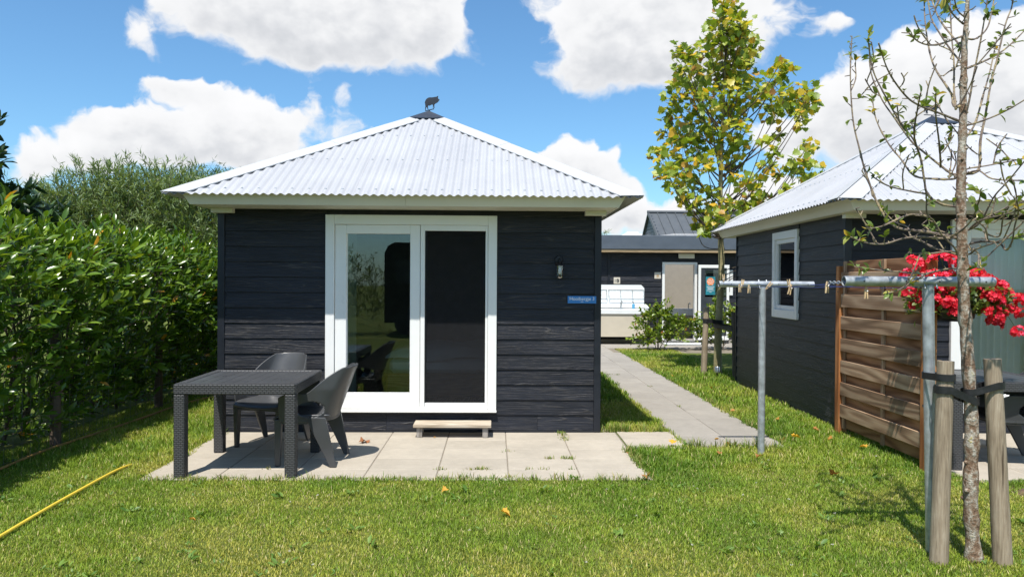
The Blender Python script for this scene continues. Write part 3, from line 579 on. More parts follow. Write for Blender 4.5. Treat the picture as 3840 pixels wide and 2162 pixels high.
def vnoise(x, y, seed=0, f=1.0):
    def h(i, j): return np.modf(np.abs(np.sin(i*127.1+j*311.7+seed*74.7)*43758.5453))[0]
    x = x*f; y = y*f; i = np.floor(x); j = np.floor(y); u = x-i; v = y-j; u = u*u*(3-2*u); v = v*v*(3-2*v)
    return (h(i, j)*(1-u)+h(i+1, j)*u)*(1-v)+(h(i, j+1)*(1-u)+h(i+1, j+1)*u)*v
def lawn_ok(x, y):
    e = (vnoise(x, y, 3, 9)-.4)*.09 + (vnoise(x, y, 5, 30)-.5)*.05
    def rect(x0, x1, y0, y1): return (x > x0+e) & (x < x1-e) & (y > y0+e) & (y < y1-e)
    bad = rect(-2.80, 1.26, 5.95, 8.2) | rect(1.0, 1.86, 7.09, 7.83) | rect(1.88, 2.84, 7.15, 17) | rect(-1.5, 9.5, 17.45, 30) | rect(-1.5, 2.85, 16.7, 30)
    bad |= rect(-2.86, 1.09, 7.8, 11.8) | (rect(3.76, 9, 7.8, 12)) | rect(3.90, 9, 5.90, 9) | (((x-4.55)/.5)**2+((y-5.45)/.3)**2 < .8+e*4)
    bad |= x < -4.45
    return ~bad
def grass(name, n, xr, yr, hmin, hmax, wd):
    x = rng.uniform(*xr, n); y = rng.uniform(*yr, n); k = lawn_ok(x, y); x, y = x[k], y[k]; n = len(x)
    dry = -.13 + vnoise(x, y, 1, .75)*.78 + vnoise(x, y, 2, 2.4)*.55 + vnoise(x, y, 4, 9)*.30 - .08*(y > 6.2)
    dry += np.clip((5.1-y)*.16, -.12, .20) + np.clip((x-1.5)*.03, -.05, .06)
    h = rng.uniform(hmin, hmax, n)*(1.25-.5*np.clip(dry, 0, 1))*(.75+.5*vnoise(x, y, 8, 5))
    az = rng.uniform(0, 2*PI, n); lean = rng.uniform(.15, 1.15, n)*h
    dx, dy = np.cos(az), np.sin(az); wx, wy = -dy, dx; w = wd*rng.uniform(.7, 1.3, n)
    B = np.stack([x, y, np.full(n, -.006)], 1); T = np.stack([dx*lean, dy*lean, h], 1); Wv = np.stack([wx*w, wy*w, 0*w], 1)
    mid = B + T*np.array([.38, .38, .62])
    V = np.stack([B-Wv*.5, B+Wv*.5, mid+Wv*.42, mid-Wv*.42, B+T], 1)
    F = (np.array([(0, 1, 2), (0, 2, 3), (3, 2, 4)])[None] + (np.arange(n)*5)[:, None, None]).reshape(-1, 3)
    g1 = np.array([.095, .190, .014]); g2 = np.array([.215, .310, .026]); g3 = np.array([.40, .375, .068]); g4 = np.array([.56, .47, .22])
    t = np.clip(dry + rng.normal(0, .14, n), 0, 1.3)[:, None]; r = rng.random(n)[:, None]
    c = np.where(t < .5, g1+(g2-g1)*(t/.5), np.where(t < .95, g2+(g3-g2)*((t-.5)/.45), g3))
    c = np.where((r < .05+.12*np.clip(t-.4, 0, 1)), g4, c)*rng.uniform(.65, 1.3, n)[:, None]
    o = mobj(name, np_mesh(name, V, F, 'grass', col=np.repeat(c, 5, 0)))
    return tag(o, kind='stuff')
tag(grass('grass', 430000, (-4.6, 5.2), (2.9, 6.4), .011, .030, .0040), 'mown green and straw-flecked lawn grass in front of the cabins', 'grass')
tag(grass('grass', 200000, (-4.6, 5.2), (6.3, 9.5), .022, .055, .0052), 'mown lawn grass beside the patio and path', 'grass')
tag(grass('grass', 120000, (-4.6, 4.2), (9.4, 17.5), .03, .07, .009), 'lawn grass running back beside the path', 'grass')
# longer blades along the paving edges and in the joints
def tuft_field(name, label, spots, mat='grass'):
    V = []; F = []; C = []
    for (x, y, n, s, hh) in spots:
        for _ in range(n):
            a = random.uniform(0, 2*PI); px = x+random.gauss(0, s); py = y+random.gauss(0, s*.6); h = hh*random.uniform(.5, 1.2); l = h*random.uniform(.2, 1.0)
            w = .0032; k = len(V); dx, dy = math.cos(a), math.sin(a)
            V += [(px+dy*w, py-dx*w, 0), (px-dy*w, py+dx*w, 0), (px+dx*l*.35-dy*w*.8, py+dy*l*.35+dx*w*.8, h*.6), (px+dx*l*.35+dy*w*.8, py+dy*l*.35-dx*w*.8, h*.6), (px+dx*l, py+dy*l, h)]
            F += [(k, k+1, k+2), (k, k+2, k+3), (k+3, k+2, k+4)]
            c = random.choice([(.10, .19, .02), (.15, .23, .03), (.24, .26, .06), (.36, .31, .12)]); C += [c]*5
    return tag(mobj(name, np_mesh(name, V, F, mat, col=np.array(C))), label, 'weeds', kind='stuff')
sp = []
for i in range(110): sp.append((random.uniform(-2.80, 1.28), 5.925+random.gauss(0, .022), random.randint(4, 16), .03, random.uniform(.03, .065)))
for i in range(24): sp.append((1.27+random.gauss(0, .01), random.uniform(5.95, 7.05), 12, .018, .07))
for i in range(18): sp.append((random.uniform(1.12, 1.8), 7.84, 16, .03, .09))
for i in range(14): sp.append((random.uniform(1.75, 2.8), 7.1, 16, .03, .10))
for i in range(40): sp.append((2.86+random.gauss(0, .01), random.uniform(7.2, 14), 10, .02, .08))
for x, y, n in [(.712, 7.76, 40), (.712, 7.65, 30), (.715, 7.5, 26), (.712, 7.4, 18), (.5, 6.63, 34), (.68, 6.63, 44), (.62, 6.63, 20), (.3, 6.25, 10), (.42, 6.25, 14), (.66, 6.25, 10), (-.1, 6.25, 44), (-.18, 6.25, 16), (-.464, 6.25, 20), (.121, 6.9, 10), (.121, 6.0, 26), (-1.9, 6.25, 8), (2.37, 11.2, 12), (1.95, 12.6, 20), (2.1, 12.6, 20), (2.37, 9.4, 9), (1.1, 7.82, 40), (-2.6, 6.02, 10)]:
    sp.append((x, y, n, .028, .035))
tuft_field('paving_weeds', 'tufts of grass along the paving edges and in the joints', sp)
# broad-leaved weeds and clover flowers in the lawn
lt = long_leaf(.42)
def weeds():
    n = 420; x = rng.uniform(-4, 4.6, n); y = 3.4+4.4*rng.random(n)**1.3; k = lawn_ok(x, y); x, y = x[k], y[k]
    P = []; D = []; S = []
    for a, b in zip(x, y):
        m = random.randint(4, 9); big = random.random() < .18
        for i in range(m):
            t = random.uniform(0, 2*PI); P.append((a+random.gauss(0, .02), b+random.gauss(0, .02), .012)); D.append((math.cos(t), math.sin(t), random.uniform(.25, 1.0))); S.append(random.uniform(.035, .065) if big else random.uniform(.015, .035))
    P, D, S = np.array(P), np.array(D), np.array(S); Nh = np.tile([0., 0, 1.], (len(P), 1)) + rng.normal(0, .3, (len(P), 3))
    V, F = scatter(*lt, P, D, Nh, S)
    tag(mobj('lawn_weeds', np_mesh('lawn_weeds', V, F, 'weed', rnd=np.repeat(rng.random(len(P)), len(lt[0])))), 'low broad-leaved weeds scattered through the lawn', 'weeds', kind='stuff')
    n = 46; x = rng.uniform(-3, 4.4, n); y = rng.uniform(3.9, 6.6, n); k = lawn_ok(x, y) & (x > -1.5); x, y = x[k], y[k]
    P = []; D = []
    for a, b in zip(x, y):
        for i in range(14):
            d = np.array([random.gauss(0, 1), random.gauss(0, 1), abs(random.gauss(0, 1))]); d /= np.linalg.norm(d); P.append(np.array([a, b, .045])); D.append(d)
    P, D = np.array(P), np.array(D); V, F = scatter(*NARROW, P, D, rng.normal(0, 1, D.shape), np.full(len(P), .013))
    V = V.reshape(-1, 4, 3); V[:, 1:3] = V[:, 1:3]; V = V.reshape(-1, 3)
    tag(mobj('clover_flowers', np_mesh('clover_flowers', V, F, 'cloverflower', rnd=np.repeat(rng.random(len(P)), 4))), 'tiny white clover flowers dotted over the lawn', 'flowers', kind='stuff')
weeds()

# ------------------------------------------------------------------ cabins
HW, DEP, WT = 1.985, 3.97, 2.335          # half width, depth, wall top
EX, EYF, EYB, EZ, APZ = 2.33, -.60, 4.57, 2.425, 3.80
APY = DEP/2
def plank_front(parent, x0, x1, z0, z1=None, y=0.0, axis='x', pitch=.16, sgn=1):
    """lap board with its lower edge proud; axis x: facing -y at y; axis y: facing -x at x=y"""
    zt = z0+pitch+.012 if z1 is None else z1
    fb = -.017; ft = fb + .014*(zt-z0)/(pitch+.012)
    prof = [(fb, z0), (fb+.010, z0), (.012, zt), (ft, zt)]
    if axis == 'x': f = lambda a, b, t: (t, y+a, b)
    else: f = lambda a, b, t: (y+a*sgn, t, b)
    return MB().prism(prof, x0+.0015, x1-.0015, f).build('plank', 'board', parent, fix=True)
def corr_sheet(A, B, P, s0, s1, lift=0, pitch=.0815, amp=.0095, per=8):
    A, B, P = Vector(A), Vector(B), Vector(P); e = (B-A); L = e.length; e = e/L
    sA = (P-A).dot(e); up = (P-A) - e*sA; T = up.length; up = up/T; n = e.cross(up).normalized()
    if n.z < 0: n = -n
    m = MB(); ds = pitch/per; k0 = int(round(s0/ds)); k1 = int(round(s1/ds))
    for k in range(k0, k1+1):
        s = min(max(k*ds, .001), L-.001); tm = T*min(s/sA, (L-s)/(L-sA)); w = amp*math.cos(2*PI*s/pitch)
        for t in (0, tm*.5, tm): m.v.append(tuple(A+e*s+up*t+n*(w+lift)))
    for k in range(k1-k0):
        for j in (0, 1): m.f.append((k*3+j, k*3+3+j, k*3+4+j, k*3+1+j))
    return m, (A, e, up, n, L, T, sA)
def cabin(name, label, loc, rz, side_window, neighbour, bottom_split):
    t = thing(name, label, 'cabin', loc, rz)
    DL, DR, DB, DT = -.885, .905, .243, 2.282
    # walls behind the boards
    w = MB().box(-HW+.02, DL+.004, .012, .13, .0, WT).box(DR-.004, HW-.02, .012, .13, .0, WT).box(DL+.004, DR-.004, .012, .13, DT-.02, WT).box(DL+.004, DR-.004, .012, .13, .0, DB+.004)
    wall = w.build('front_wall', 'trim', t)
    rows = int((WT-.03)/.16)+1
    for k in range(rows):
        z0 = .03+.16*k; z1 = min(z0+.172, WT); z1 = None if z1 > z0+.1719 else z1
        if z0 >= WT-.01: break
        if z0+.16 <= DB:
            if bottom_split and k == 0:
                plank_front(wall, -HW+.05, -.25, z0, z1); plank_front(wall, -.25, 1.34, z0, z1); plank_front(wall, 1.34, HW-.05, z0, z1)
            else: plank_front(wall, -HW+.05, HW-.05, z0, z1)
        elif z0 < DB:
            plank_front(wall, -HW+.05, DL, z0, z1); plank_front(wall, DR, HW-.05, z0, z1); plank_front(wall, DL, DR, z0, DB-.006)
        elif z0 >= DT-.001: plank_front(wall, -HW+.05, HW-.05, z0, z1)
        else:
            plank_front(wall, -HW+.05, DL, z0, z1); plank_front(wall, DR, HW-.05, z0, z1)
            if z0+.172 > DT+.012: plank_front(wall, DL, DR, DT+.004, z1 if z1 else z0+.17)
    for sx in (-1, 1):
        MB().box(sx*(HW-.05), sx*(HW+.022), -.024, .03, .012, WT, .003).build('corner_trim', 'trim', t)
    # side and rear walls
    sw = MB()
    WY0, WY1, WZ0, WZ1 = 1.33, 2.24, 1.135, 2.275
    if side_window:
        sw.box(-HW+.02, -HW+.12, .132, WY0+.05, .0, WT).box(-HW+.02, -HW+.12, WY1-.05, DEP, .0, WT).box(-HW+.02, -HW+.12, WY0+.05, WY1-.05, .0, WZ0+.05).box(-HW+.02, -HW+.12, WY0+.05, WY1-.05, WZ1-.05, WT)
    else: sw.box(-HW+.02, -HW+.12, .132, DEP, .0, WT)
    sw.box(HW-.12, HW-.02, .132, DEP, .0, WT); sw.box(-HW+.122, HW-.122, DEP-.1, DEP, .0, WT)
    sidew = sw.build('side_wall', 'trim', t)
    for k in range(rows):
        z0 = -.06+.16*k if neighbour else .03+.16*k; z1 = min(z0+.172, WT); z1 = None if z1 > z0+.1719 else z1
        if z0 >= WT-.01: break
        if side_window:
            if z0+.172 <= WZ0 or z0 >= WZ1: plank_front(sidew, .03, DEP, z0, z1, -HW+.005, 'y')
            else:
                plank_front(sidew, .03, WY0, z0, z1, -HW+.005, 'y'); plank_front(sidew, WY1, DEP, z0, z1, -HW+.005, 'y')
                if z0 < WZ0: plank_front(sidew, WY0, WY1, z0, WZ0-.004, -HW+.005, 'y')
                if z0+.172 > WZ1+.012: plank_front(sidew, WY0, WY1, WZ1+.004, z1 if z1 else z0+.17, -HW+.005, 'y')
        else: plank_front(sidew, .03, DEP, z0, z1, -HW+.005, 'y')
        plank_front(sidew, .03, DEP, z0, z1, HW-.005, 'y', sgn=-1)
    for sx in (-1, 1): MB().box(sx*(HW-.03), sx*(HW+.02), DEP, DEP+.03, .0, WT, .003).build('corner_trim', 'trim', t)
    if side_window:
        wf = MB(); X0, X1 = -HW-.035, -HW+.06
        wf.box(X0, X1, WY0, WY0+.085, WZ0, WZ1, .004).box(X0, X1, WY1-.085, WY1, WZ0, WZ1, .004).box(X0, X1, WY0+.085, WY1-.085, WZ0, WZ0+.11, .004).box(X0, X1, WY0+.085, WY1-.085, WZ1-.10, WZ1, .004)
        win = wf.build('window', 'white', t)
        s = MB(); X0, X1 = -HW-.012, -HW+.05
        s.box(X0, X1, WY0+.087, WY0+.14, WZ0+.112, WZ1-.102, .003).box(X0, X1, WY1-.14, WY1-.087, WZ0+.112, WZ1-.102, .003).box(X0, X1, WY0+.14, WY1-.14, WZ0+.112, WZ0+.165, .003).box(X0, X1, WY0+.14, WY1-.14, WZ1-.155, WZ1-.102, .003)
        s.build('window_sash', 'white', win)
        MB().box(-HW+.012, -HW+.016, WY0+.142, WY1-.142, WZ0+.167, WZ1-.157).build('pane', 'glass_thin', win)
        c = MB()
        for k in range(41):
            y = WY0+.10+(WY1-WY0-.2)*k/40; x = -HW+.055+.012*math.sin(k*.9); c.v += [(x, y, WZ0+.06), (x, y, WZ1-.06)]
        c.f = [(2*k, 2*k+2, 2*k+3, 2*k+1) for k in range(40)]
        c.build('curtain', 'curtain', win)
    # ---- sliding door unit
    fr = MB(); Y0, Y1 = -.045, .02
    fr.box(DL, DL+.093, Y0, Y1, DB, DT, .004).box(DR-.093, DR, Y0, Y1, DB, DT, .004).box(DL+.093, DR-.093, Y0, Y1, DT-.10, DT, .004).box(DL+.093, DR-.093, Y0-.01, Y1, DB, DB+.035, .003)
    df = fr.build('door_frame', 'white', t)
    MB().box(DL-.004, DR+.004, -.060, .0, DB-.022, DB-.001, .003).build('door_sill', 'white', t)
    sl = MB(); a0, a1 = DL+.096, DL+.985; g0, g1 = DL+.215, DL+.88; zg0, zg1 = .414, DT-.195; Y0, Y1 = -.022, .035
    sl.box(a0, g0, Y0, Y1, DB+.037, DT-.102, .004).box(g1, a1, Y0, Y1, DB+.037, DT-.102, .004).box(g0, g1, Y0, Y1, DB+.037, zg0, .004).box(g0, g1, Y0, Y1, zg1, DT-.102, .004)
    sl.box(g0, g0+.008, Y1-.03, Y1, zg0, zg1).box(g0+.008, g1, Y1-.03, Y1, zg0, zg0+.008)
    leaf = sl.build('sliding_door', 'white', t)
    MB().box(g0+.008, g1, .012, .018, zg0+.008, zg1).build('pane', 'glass_clear' if neighbour else 'glass', leaf)
    n0, n1 = DL+1.035, DL+1.67; zn0, zn1 = .318, DT-.16
    sc = MB(); Y0, Y1 = -.034, .02
    sc.box(DL+.99, n0, Y0, Y1, DB+.037, DT-.102, .003).box(n1, DR-.095, Y0, Y1, DB+.037, DT-.102, .003).box(n0, n1, Y0, Y1, zn1, DT-.102, .003).box(n0, n1, Y0+.02, Y1, DB+.037, zn0, .003)
    scr = sc.build('screen_frame', 'white', t)
    if not neighbour:
        z = MB(); nP = 66
        for k in range(nP+1):
            x = n0+(n1-n0)*k/nP; y = -.008 + (.011 if k % 2 else -.003); z.v += [(x, y, zn0), (x, y, zn1)]
        z.f = [(2*k, 2*k+2, 2*k+3, 2*k+1) for k in range(nP)]
        z.build('pleated_screen', 'net', scr)
        MB().box(n0+.002, n0+.016, -.016, .012, zn0, zn1, .002).box(n0+.016, n1, -.012, .008, zn0-.004, zn0+.008).build('screen_pull_bar', 'black_metal', scr)
    else:
        MB().box(n0, n1, .0, .005, zn0, zn1).build('pane', 'glass_clear', scr)
    # ---- interior
    room = MB()
    room.box(-HW+.13, HW-.13, .135, DEP-.105, .16, .20)
    room.build('interior_floor', 'floorwood', t)
    rw = MB().box(-HW+.13, -HW+.16, .135, 1.3, .2, 2.30).box(-HW+.13, -HW+.16, 2.28, DEP-.105, .2, 2.30).box(HW-.16, HW-.13, .135, DEP-.105, .2, 2.30).box(-HW+.16, HW-.16, DEP-.14, DEP-.105, .2, 2.30).box(-HW+.13, HW-.13, .135, DEP-.105, 2.302, 2.325)
    rw.build('interior_wall', 'inner', t)
    if not neighbour:
        MB().box(DL+.05, DL+.207, .14, .60, .21, 2.2, .01).build('curtain', 'curtain', t)
    else:
        cm = MB(); nC = 120; cx0, cx1 = DL+.02, DR-.02
        for k in range(nC+1):
            x = cx0+(cx1-cx0)*k/nC; y = .20+.035*math.sin(k*.62)+.012*math.sin(k*1.9+1); cm.v += [(x, y, .22), (x, y*1.0+.01, 2.25)]
        cm.f = [(2*k, 2*k+2, 2*k+3, 2*k+1) for k in range(nC)]
        cm.build('curtain', 'curtain', t, smooth=True)
    # ---- eaves: fascia boards and soffit
    def ring(x0, y0, y1, z): return [(-x0, y0, z), (x0, y0, z), (x0, y1, z), (-x0, y1, z)]
    bo, to = ring(2.115, -.46, 4.43, 2.336), ring(2.178, -.523, 4.493, 2.452)
    bi, ti = ring(2.093, -.438, 4.408, 2.337), ring(2.156, -.501, 4.471, 2.453)
    for i in range(4):
        j = (i+1) % 4; segs = [(0, .5), (.5, 1)] if i == 0 else [(0, 1)]
        for u0, u1 in segs:
            L = lambda a, b, u: tuple(Vector(a).lerp(Vector(b), u))
            g = .0012 if len(segs) == 2 else 0
            u0_, u1_ = (u0 + (g/4 if u0 > 0 else 0)), (u1 - (g/4 if u1 < 1 else 0))
            MB().hexa([L(bo[i], bo[j], u0_), L(bo[i], bo[j], u1_), L(to[i], to[j], u1_), L(to[i], to[j], u0_)], [L(bi[i], bi[j], u0_), L(bi[i], bi[j], u1_), L(ti[i], ti[j], u1_), L(ti[i], ti[j], u0_)]).build('fascia_board', 'cream', t)
    s = MB().box(-2.09, 2.09, -.435, -.002, 2.338, 2.352).box(-2.09, 2.09, DEP+.002, 4.40, 2.338, 2.352).box(-2.09, -HW+.002, -.001, DEP+.001, 2.338, 2.352).box(HW-.002, 2.09, -.001, DEP+.001, 2.338, 2.352)
    s.build('soffit', 'cream', t)
    for sx in (-1, 1): MB().box(sx*(HW-.16), sx*(HW+.06), -.11, -.026, 2.288, 2.337, .003).build('eave_block', 'cream', t)
    MB().box(-HW-.01, HW+.01, -.018, DEP+.02, .0, .028).build('plinth', 'trim', t)
    # ---- roof
    ap = (0, APY, APZ); A, B, C_, D_ = (-EX, EYF, EZ), (EX, EYF, EZ), (EX, EYB, EZ), (-EX, EYB, EZ)
    core = MB(); core.v = [(-EX+.24, EYF+.15, EZ+.035), (EX-.24, EYF+.15, EZ+.035), (EX-.24, EYB-.15, EZ+.035), (-EX+.24, EYB-.15, EZ+.035), (0, APY, APZ-.06)]
    core.f = [(0, 1, 4), (1, 2, 4), (2, 3, 4), (3, 0, 4)]
    roof = core.build('roof', 'trim', t)
    screws = MB()
    for (a, b) in ((A, B), (B, C_), (C_, D_), (D_, A)):
        L = (Vector(b)-Vector(a)).length; ns = 5 if L < 4.9 else 6; wS = round(L/ns/.0815)*.0815
        cuts = [0]+[round((k*wS+.04)/.0815)*.0815 for k in range(1, ns)]+[L]
        for k in range(ns):
            m, fr_ = corr_sheet(a, b, ap, cuts[k], cuts[k+1]+(.04 if k < ns-1 else 0), .0022*(k % 2))
            m.build('roof_sheet', 'roof', roof, smooth=80)
        A_, e, up, n, L, T, sA = fr_
        for tt, step, r in ((.13, 2, .013), (1.02, 2, .011), (1.9, 2, .010)):
            k = 3
            while k*.0815 < L:
                s_ = k*.0815; tm = T*min(s_/sA, (L-s_)/(L-sA))
                if tt < tm-.25:
                    p = A_+e*s_+up*tt+n*.0095; q = p+n*.008
                    screws.tube([p, q], [r, r*.7], 6)
                k += step
    tag(screws.build('screw_heads', 'screw', roof, smooth=True), kind='stuff')
    # hip flashings, two lengths per hip
    corners = [Vector(c) for c in (A, B, C_, D_)]; P = Vector(ap)
    for i in range(4):
        c = corners[i]; hip = P-c
        for (u0, u1, lf) in ((0.0, .56, .017), (.555, .905, .020)):
            for jn in ((i+1) % 4, (i-1) % 4):
                nb = corners[jn]; e = (nb-c).normalized(); upv = (P-c)-e*(P-c).dot(e); upv.normalize(); n = e.cross(upv); n = n if n.z > 0 else -n; n.normalize()
                h = hip.normalized(); side = (e-h*e.dot(h)).normalized(); wd = .175
                def pt(u, wv, z): return c+hip*u+side*wv+n*z
                q0 = pt(u0, 0, lf+.006); q1 = pt(u1, 0, lf+.006); q2 = pt(u1, wd, lf); 
                # lower end cut along the eave line
                q3 = pt(u0, wd, lf) if u0 > 0 else c + e*(wd/ max(.2, e.dot(side))) + n*lf
                m = MB().hexa([q0, q1, q2, q3], [q0-n*.003, q1-n*.003, q2-n*.003, q3-n*.003])
                m.hexa([q2, q3, q3-n*.010, q2-n*.010], [q2+side*.002, q3+side*.002, q3+side*.002-n*.010, q2+side*.002-n*.010])
                m.build('hip_flashing', 'flash', roof)
    cz = .235; k = cz/EX
    bx, by = EX*k, (APY-EYF)*k; zb = APZ-(APZ-EZ)*k+.028
    cp = MB(); cp.v = [(-bx, APY-by, zb), (bx, APY-by, zb), (bx, APY+by, zb), (-bx, APY+by, zb), (0, APY, APZ+.035)] + [(-bx, APY-by, zb-.012), (bx, APY-by, zb-.012), (bx, APY+by, zb-.012), (-bx, APY+by, zb-.012)]
    cp.f = [(0, 1, 4), (1, 2, 4), (2, 3, 4), (3, 0, 4), (5, 6, 1, 0), (6, 7, 2, 1), (7, 8, 3, 2), (8, 5, 0, 3), (8, 7, 6, 5)]
    cp.build('roof_cap', 'capdark', roof)
    return t
C1 = (-.885, 7.80, 0)
cabin('garden_cabin', 'black board cabin with white pyramid roof behind the patio table', C1, 0, False, False, True)
RZ2 = R(-2.0)
c2x, c2y = 3.76 + HW*math.cos(RZ2), 7.84 + HW*math.sin(RZ2)
cabin('garden_cabin', 'black board cabin partly hidden behind the wooden fence panel and pear tree', (c2x, c2y, 0), RZ2, True, True, False)

# ------------------------------------------------------------------ weathervanes on the caps
PIG = [(985,480),(1000,420),(1030,350),(1080,290),(1150,250),(1210,240),(1300,240),(1370,230),(1440,215),(1500,212),(1525,175),(1545,182),(1575,172),(1560,240),(1565,280),(1595,315),(1625,318),(1628,355),(1600,385),(1570,430),(1520,470),(1460,505),(1412,540),(1405,600),(1408,650),(1425,700),(1410,708),(1385,660),(1375,600),(1372,660),(1375,720),(1390,745),(1365,752),(1350,740),(1345,660),(1345,600),(1335,555),(1290,552),(1240,580),(1200,602),(1165,592),(1140,595),(1128,650),(1135,700),(1150,770),(1125,772),(1095,715),(1080,680),(1065,665),(1045,700),(1035,760),(1035,830),(1010,830),(1005,760),(1005,690),(1020,620),(1005,570),(1000,500)]
def vane(name, label, poly, bar, loc, rz):
    t = thing(name, label, 'weathervane', loc, rz)
    MB().prism(poly, -.003, .003, lambda a, b, q: (a, q, b)).build('animal_silhouette', 'rust', t, fix=True)
    (x0, z0), (x1, z1) = bar
    MB().prism([(x0, z0), (x1, z1), (x1, z1+.008), (x0, z0+.008)], -.007, .007, lambda a, b, q: (a, q, b)).build('mounting_bar', 'rust', t, fix=True)
    MB().tube([(0, 0, -.05), (0, 0, (z0+z1)/2+.004)], .007, 8).build('spindle', 'rust', t)
k = .000303
pz = lambda p: ((p[0]-1200)*k, (790-p[1])*k)
vane('pig_weathervane', 'dark steel pig silhouette on the roof peak of the cabin with the table', [pz(p) for p in PIG], (pz((1015, 838)), pz((1385, 752))), (C1[0]+.012, C1[1]+APY, APZ+.042), 0)
COW = [(0,60),(10,20),(30,5),(120,8),(220,0),(255,-10),(265,-30),(275,-12),(300,-20),(292,0),(320,20),(328,42),(310,52),(285,48),(270,70),(262,100),(268,150),(255,150),(248,105),(240,95),(225,150),(205,165),(212,145),(222,100),(210,88),(150,95),(100,90),(80,100),(72,120),(80,160),(66,160),(58,130),(50,150),(54,162),(40,162),(38,130),(30,105),(22,80),(14,110),(8,140),(2,138),(8,100)]
vane('cow_weathervane', 'dark steel cow silhouette on the roof peak behind the pear tree', [((p[0]-165)*.00073, (165-p[1])*.00073+.02) for p in COW], ((-.12, .004), (.12, .004)), (c2x+APY*math.sin(-RZ2), c2y+APY*math.cos(RZ2), APZ+.035), R(10))

# ------------------------------------------------------------------ bed seen through the door
bt = thing('bed', 'bed with white duvet seen dimly through the sliding door', 'bed', (-.55, 9.6, .2))
MB().box(-.75, 1.25, -.7, .9, .0, .28, .02).build('bed_base', 'floorwood', bt)
MB().box(-.72, 1.22, -.68, .88, .282, .46, .05).build('mattress', 'linen', bt, smooth=True)
dv = MB(); nx, ny = 24, 18
for j in range(ny+1):
    for i in range(nx+1):
        u, v = i/nx, j/ny; ed = min(u, 1-u, v, 1-v); dv.v.append((-.76+2.02*u, -.74+1.66*v, .47+.10*min(1, ed*7)**.5+.018*math.sin(u*17+v*5)+.015*math.sin(v*23-u*7)))
dv.f = [(j*(nx+1)+i, j*(nx+1)+i+1, (j+1)*(nx+1)+i+1, (j+1)*(nx+1)+i) for j in range(ny) for i in range(nx)]
dv.build('duvet', 'linen', bt, smooth=True)

# ------------------------------------------------------------------ wall lamp and name plate on the cabin front
lm = thing('wall_lamp', 'black ship-style wall lamp with clear jar glass on the cabin front', 'lamp', (.676, 7.783, 1.70))
MB().lathe([(.0, 0), (.042, 0), (.045, .006), (.038, .016), (.0, .018)], 20, cap=False).build('wall_plate', 'black_metal', lm, loc=(-.005, -.001, .125), rot=(R(90), 0, 0), smooth=True)
MB().tube([(0, -.01, .125), (0, -.05, .135), (0, -.075, .125), (0, -.082, .10)], .009, 10).build('arm', 'black_metal', lm, smooth=True)
MB().lathe([(.012, .105), (.020, .10), (.026, .085), (.050, .072), (.052, .066), (.046, .062), (.0, .06)], 24, (0, -.082, 0)).build('lamp_cap', 'black_metal', lm, smooth=True)
MB().lathe([(.036, .062), (.037, .02), (.037, -.03), (.033, -.055), (.022, -.068), (.0, -.072)], 24, (0, -.082, 0), cap=False).build('glass_jar', 'lampglass', lm, smooth=True)
MB().lathe([(.012, .06), (.014, .03), (.02, .012), (.022, -.005), (.016, -.022), (.0, -.03)], 16, (0, -.082, 0), cap=False).build('bulb', 'bulb', lm, smooth=True)
cg = MB()
for j in range(4):
    a = PI/4+j*PI/2; c, s = math.cos(a), math.sin(a)
    cg.tube([(.041*c, -.082+.041*s, .064), (.042*c, -.082+.042*s, -.03), (.03*c, -.082+.03*s, -.066), (.0, -.082, -.078)], .0022, 5)
cg.build('guard', 'black_metal', lm)
sg = thing('name_sign', 'blue name plate reading Hooibergje 3 beside the cabin corner', 'sign', (.918, 7.775, 1.408))
MB().box(-.151, .151, -.004, .0, -.0385, .0385, .001).build('plate', 'signblue', sg)
mobj('lettering', text_mesh('Hooibergje 3', .050, 'ink_white'), sg, (-.0, -.0052, .009), (R(90), 0, 0))
MB().prism([(-.018, -.026), (-.013, -.026), (0, -.020), (.013, -.026), (.018, -.026), (0, -.015)], -.0056, -.0046, lambda a, b, q: (a, q, b)).build('roof_emblem', 'ink_white', sg, fix=True)

# ------------------------------------------------------------------ step
st = thing('door_step', 'low pale wooden step in front of the sliding door', 'step', (-.425, 7.585, .007))
MB().box(-.395, .395, -.10, .15, .105, .137, .004).build('tread', 'stepwood', st)
for sx in (-1, 1):
    MB().box(sx*.335-.028, sx*.335+.028, -.075, -.02, .0, .105, .003).build('leg', 'stepleg', st)
    MB().box(sx*.335-.028, sx*.335+.028, .075, .13, .0, .105, .003).build('leg', 'stepleg', st)

# ------------------------------------------------------------------ patio tables
def table(label, loc, rz):
    t = thing('patio_table', label, 'table', loc, rz, 'anthracite rattan-look patio tables')
    w, h, ap_, lg = .485, .755, .085, .043
    for sx in (-1, 1):
        for sy in (-1, 1):
            MB().box(sx*(w-.002)-(2*lg if sx > 0 else 0), sx*(w-.002)+(0 if sx > 0 else 2*lg), sy*(w-.002)-(2*lg if sy > 0 else 0), sy*(w-.002)+(0 if sy > 0 else 2*lg), .0, h-ap_, .006).build('leg', 'weave', t)
    rim = MB().box(-w, w, -w, -w+.075, h-ap_, h, .007).box(-w, w, w-.075, w, h-ap_, h, .007).box(-w, -w+.075, -w+.0752, w-.0752, h-ap_, h, .007).box(w-.075, w, -w+.0752, w-.0752, h-ap_, h, .007)
    rim.build('rim', 'weave', t)
    top = MB().box(-w+.07, w-.07, -w+.07, w-.07, h-.035, h-.010)
    p = top.build('tabletop', 'plastic', t)
    n = 9; pw = (2*w-.15)/n
    for i in range(n): MB().box(-w+.075+i*pw+.002, -w+.075+(i+1)*pw-.002, -w+.076, w-.076, h-.012, h-.004, .002).build('top_slat', 'plastic', p)
table('anthracite rattan-look table standing on the sunlit patio slabs', (-2.09, 6.455, .007), R(.8))
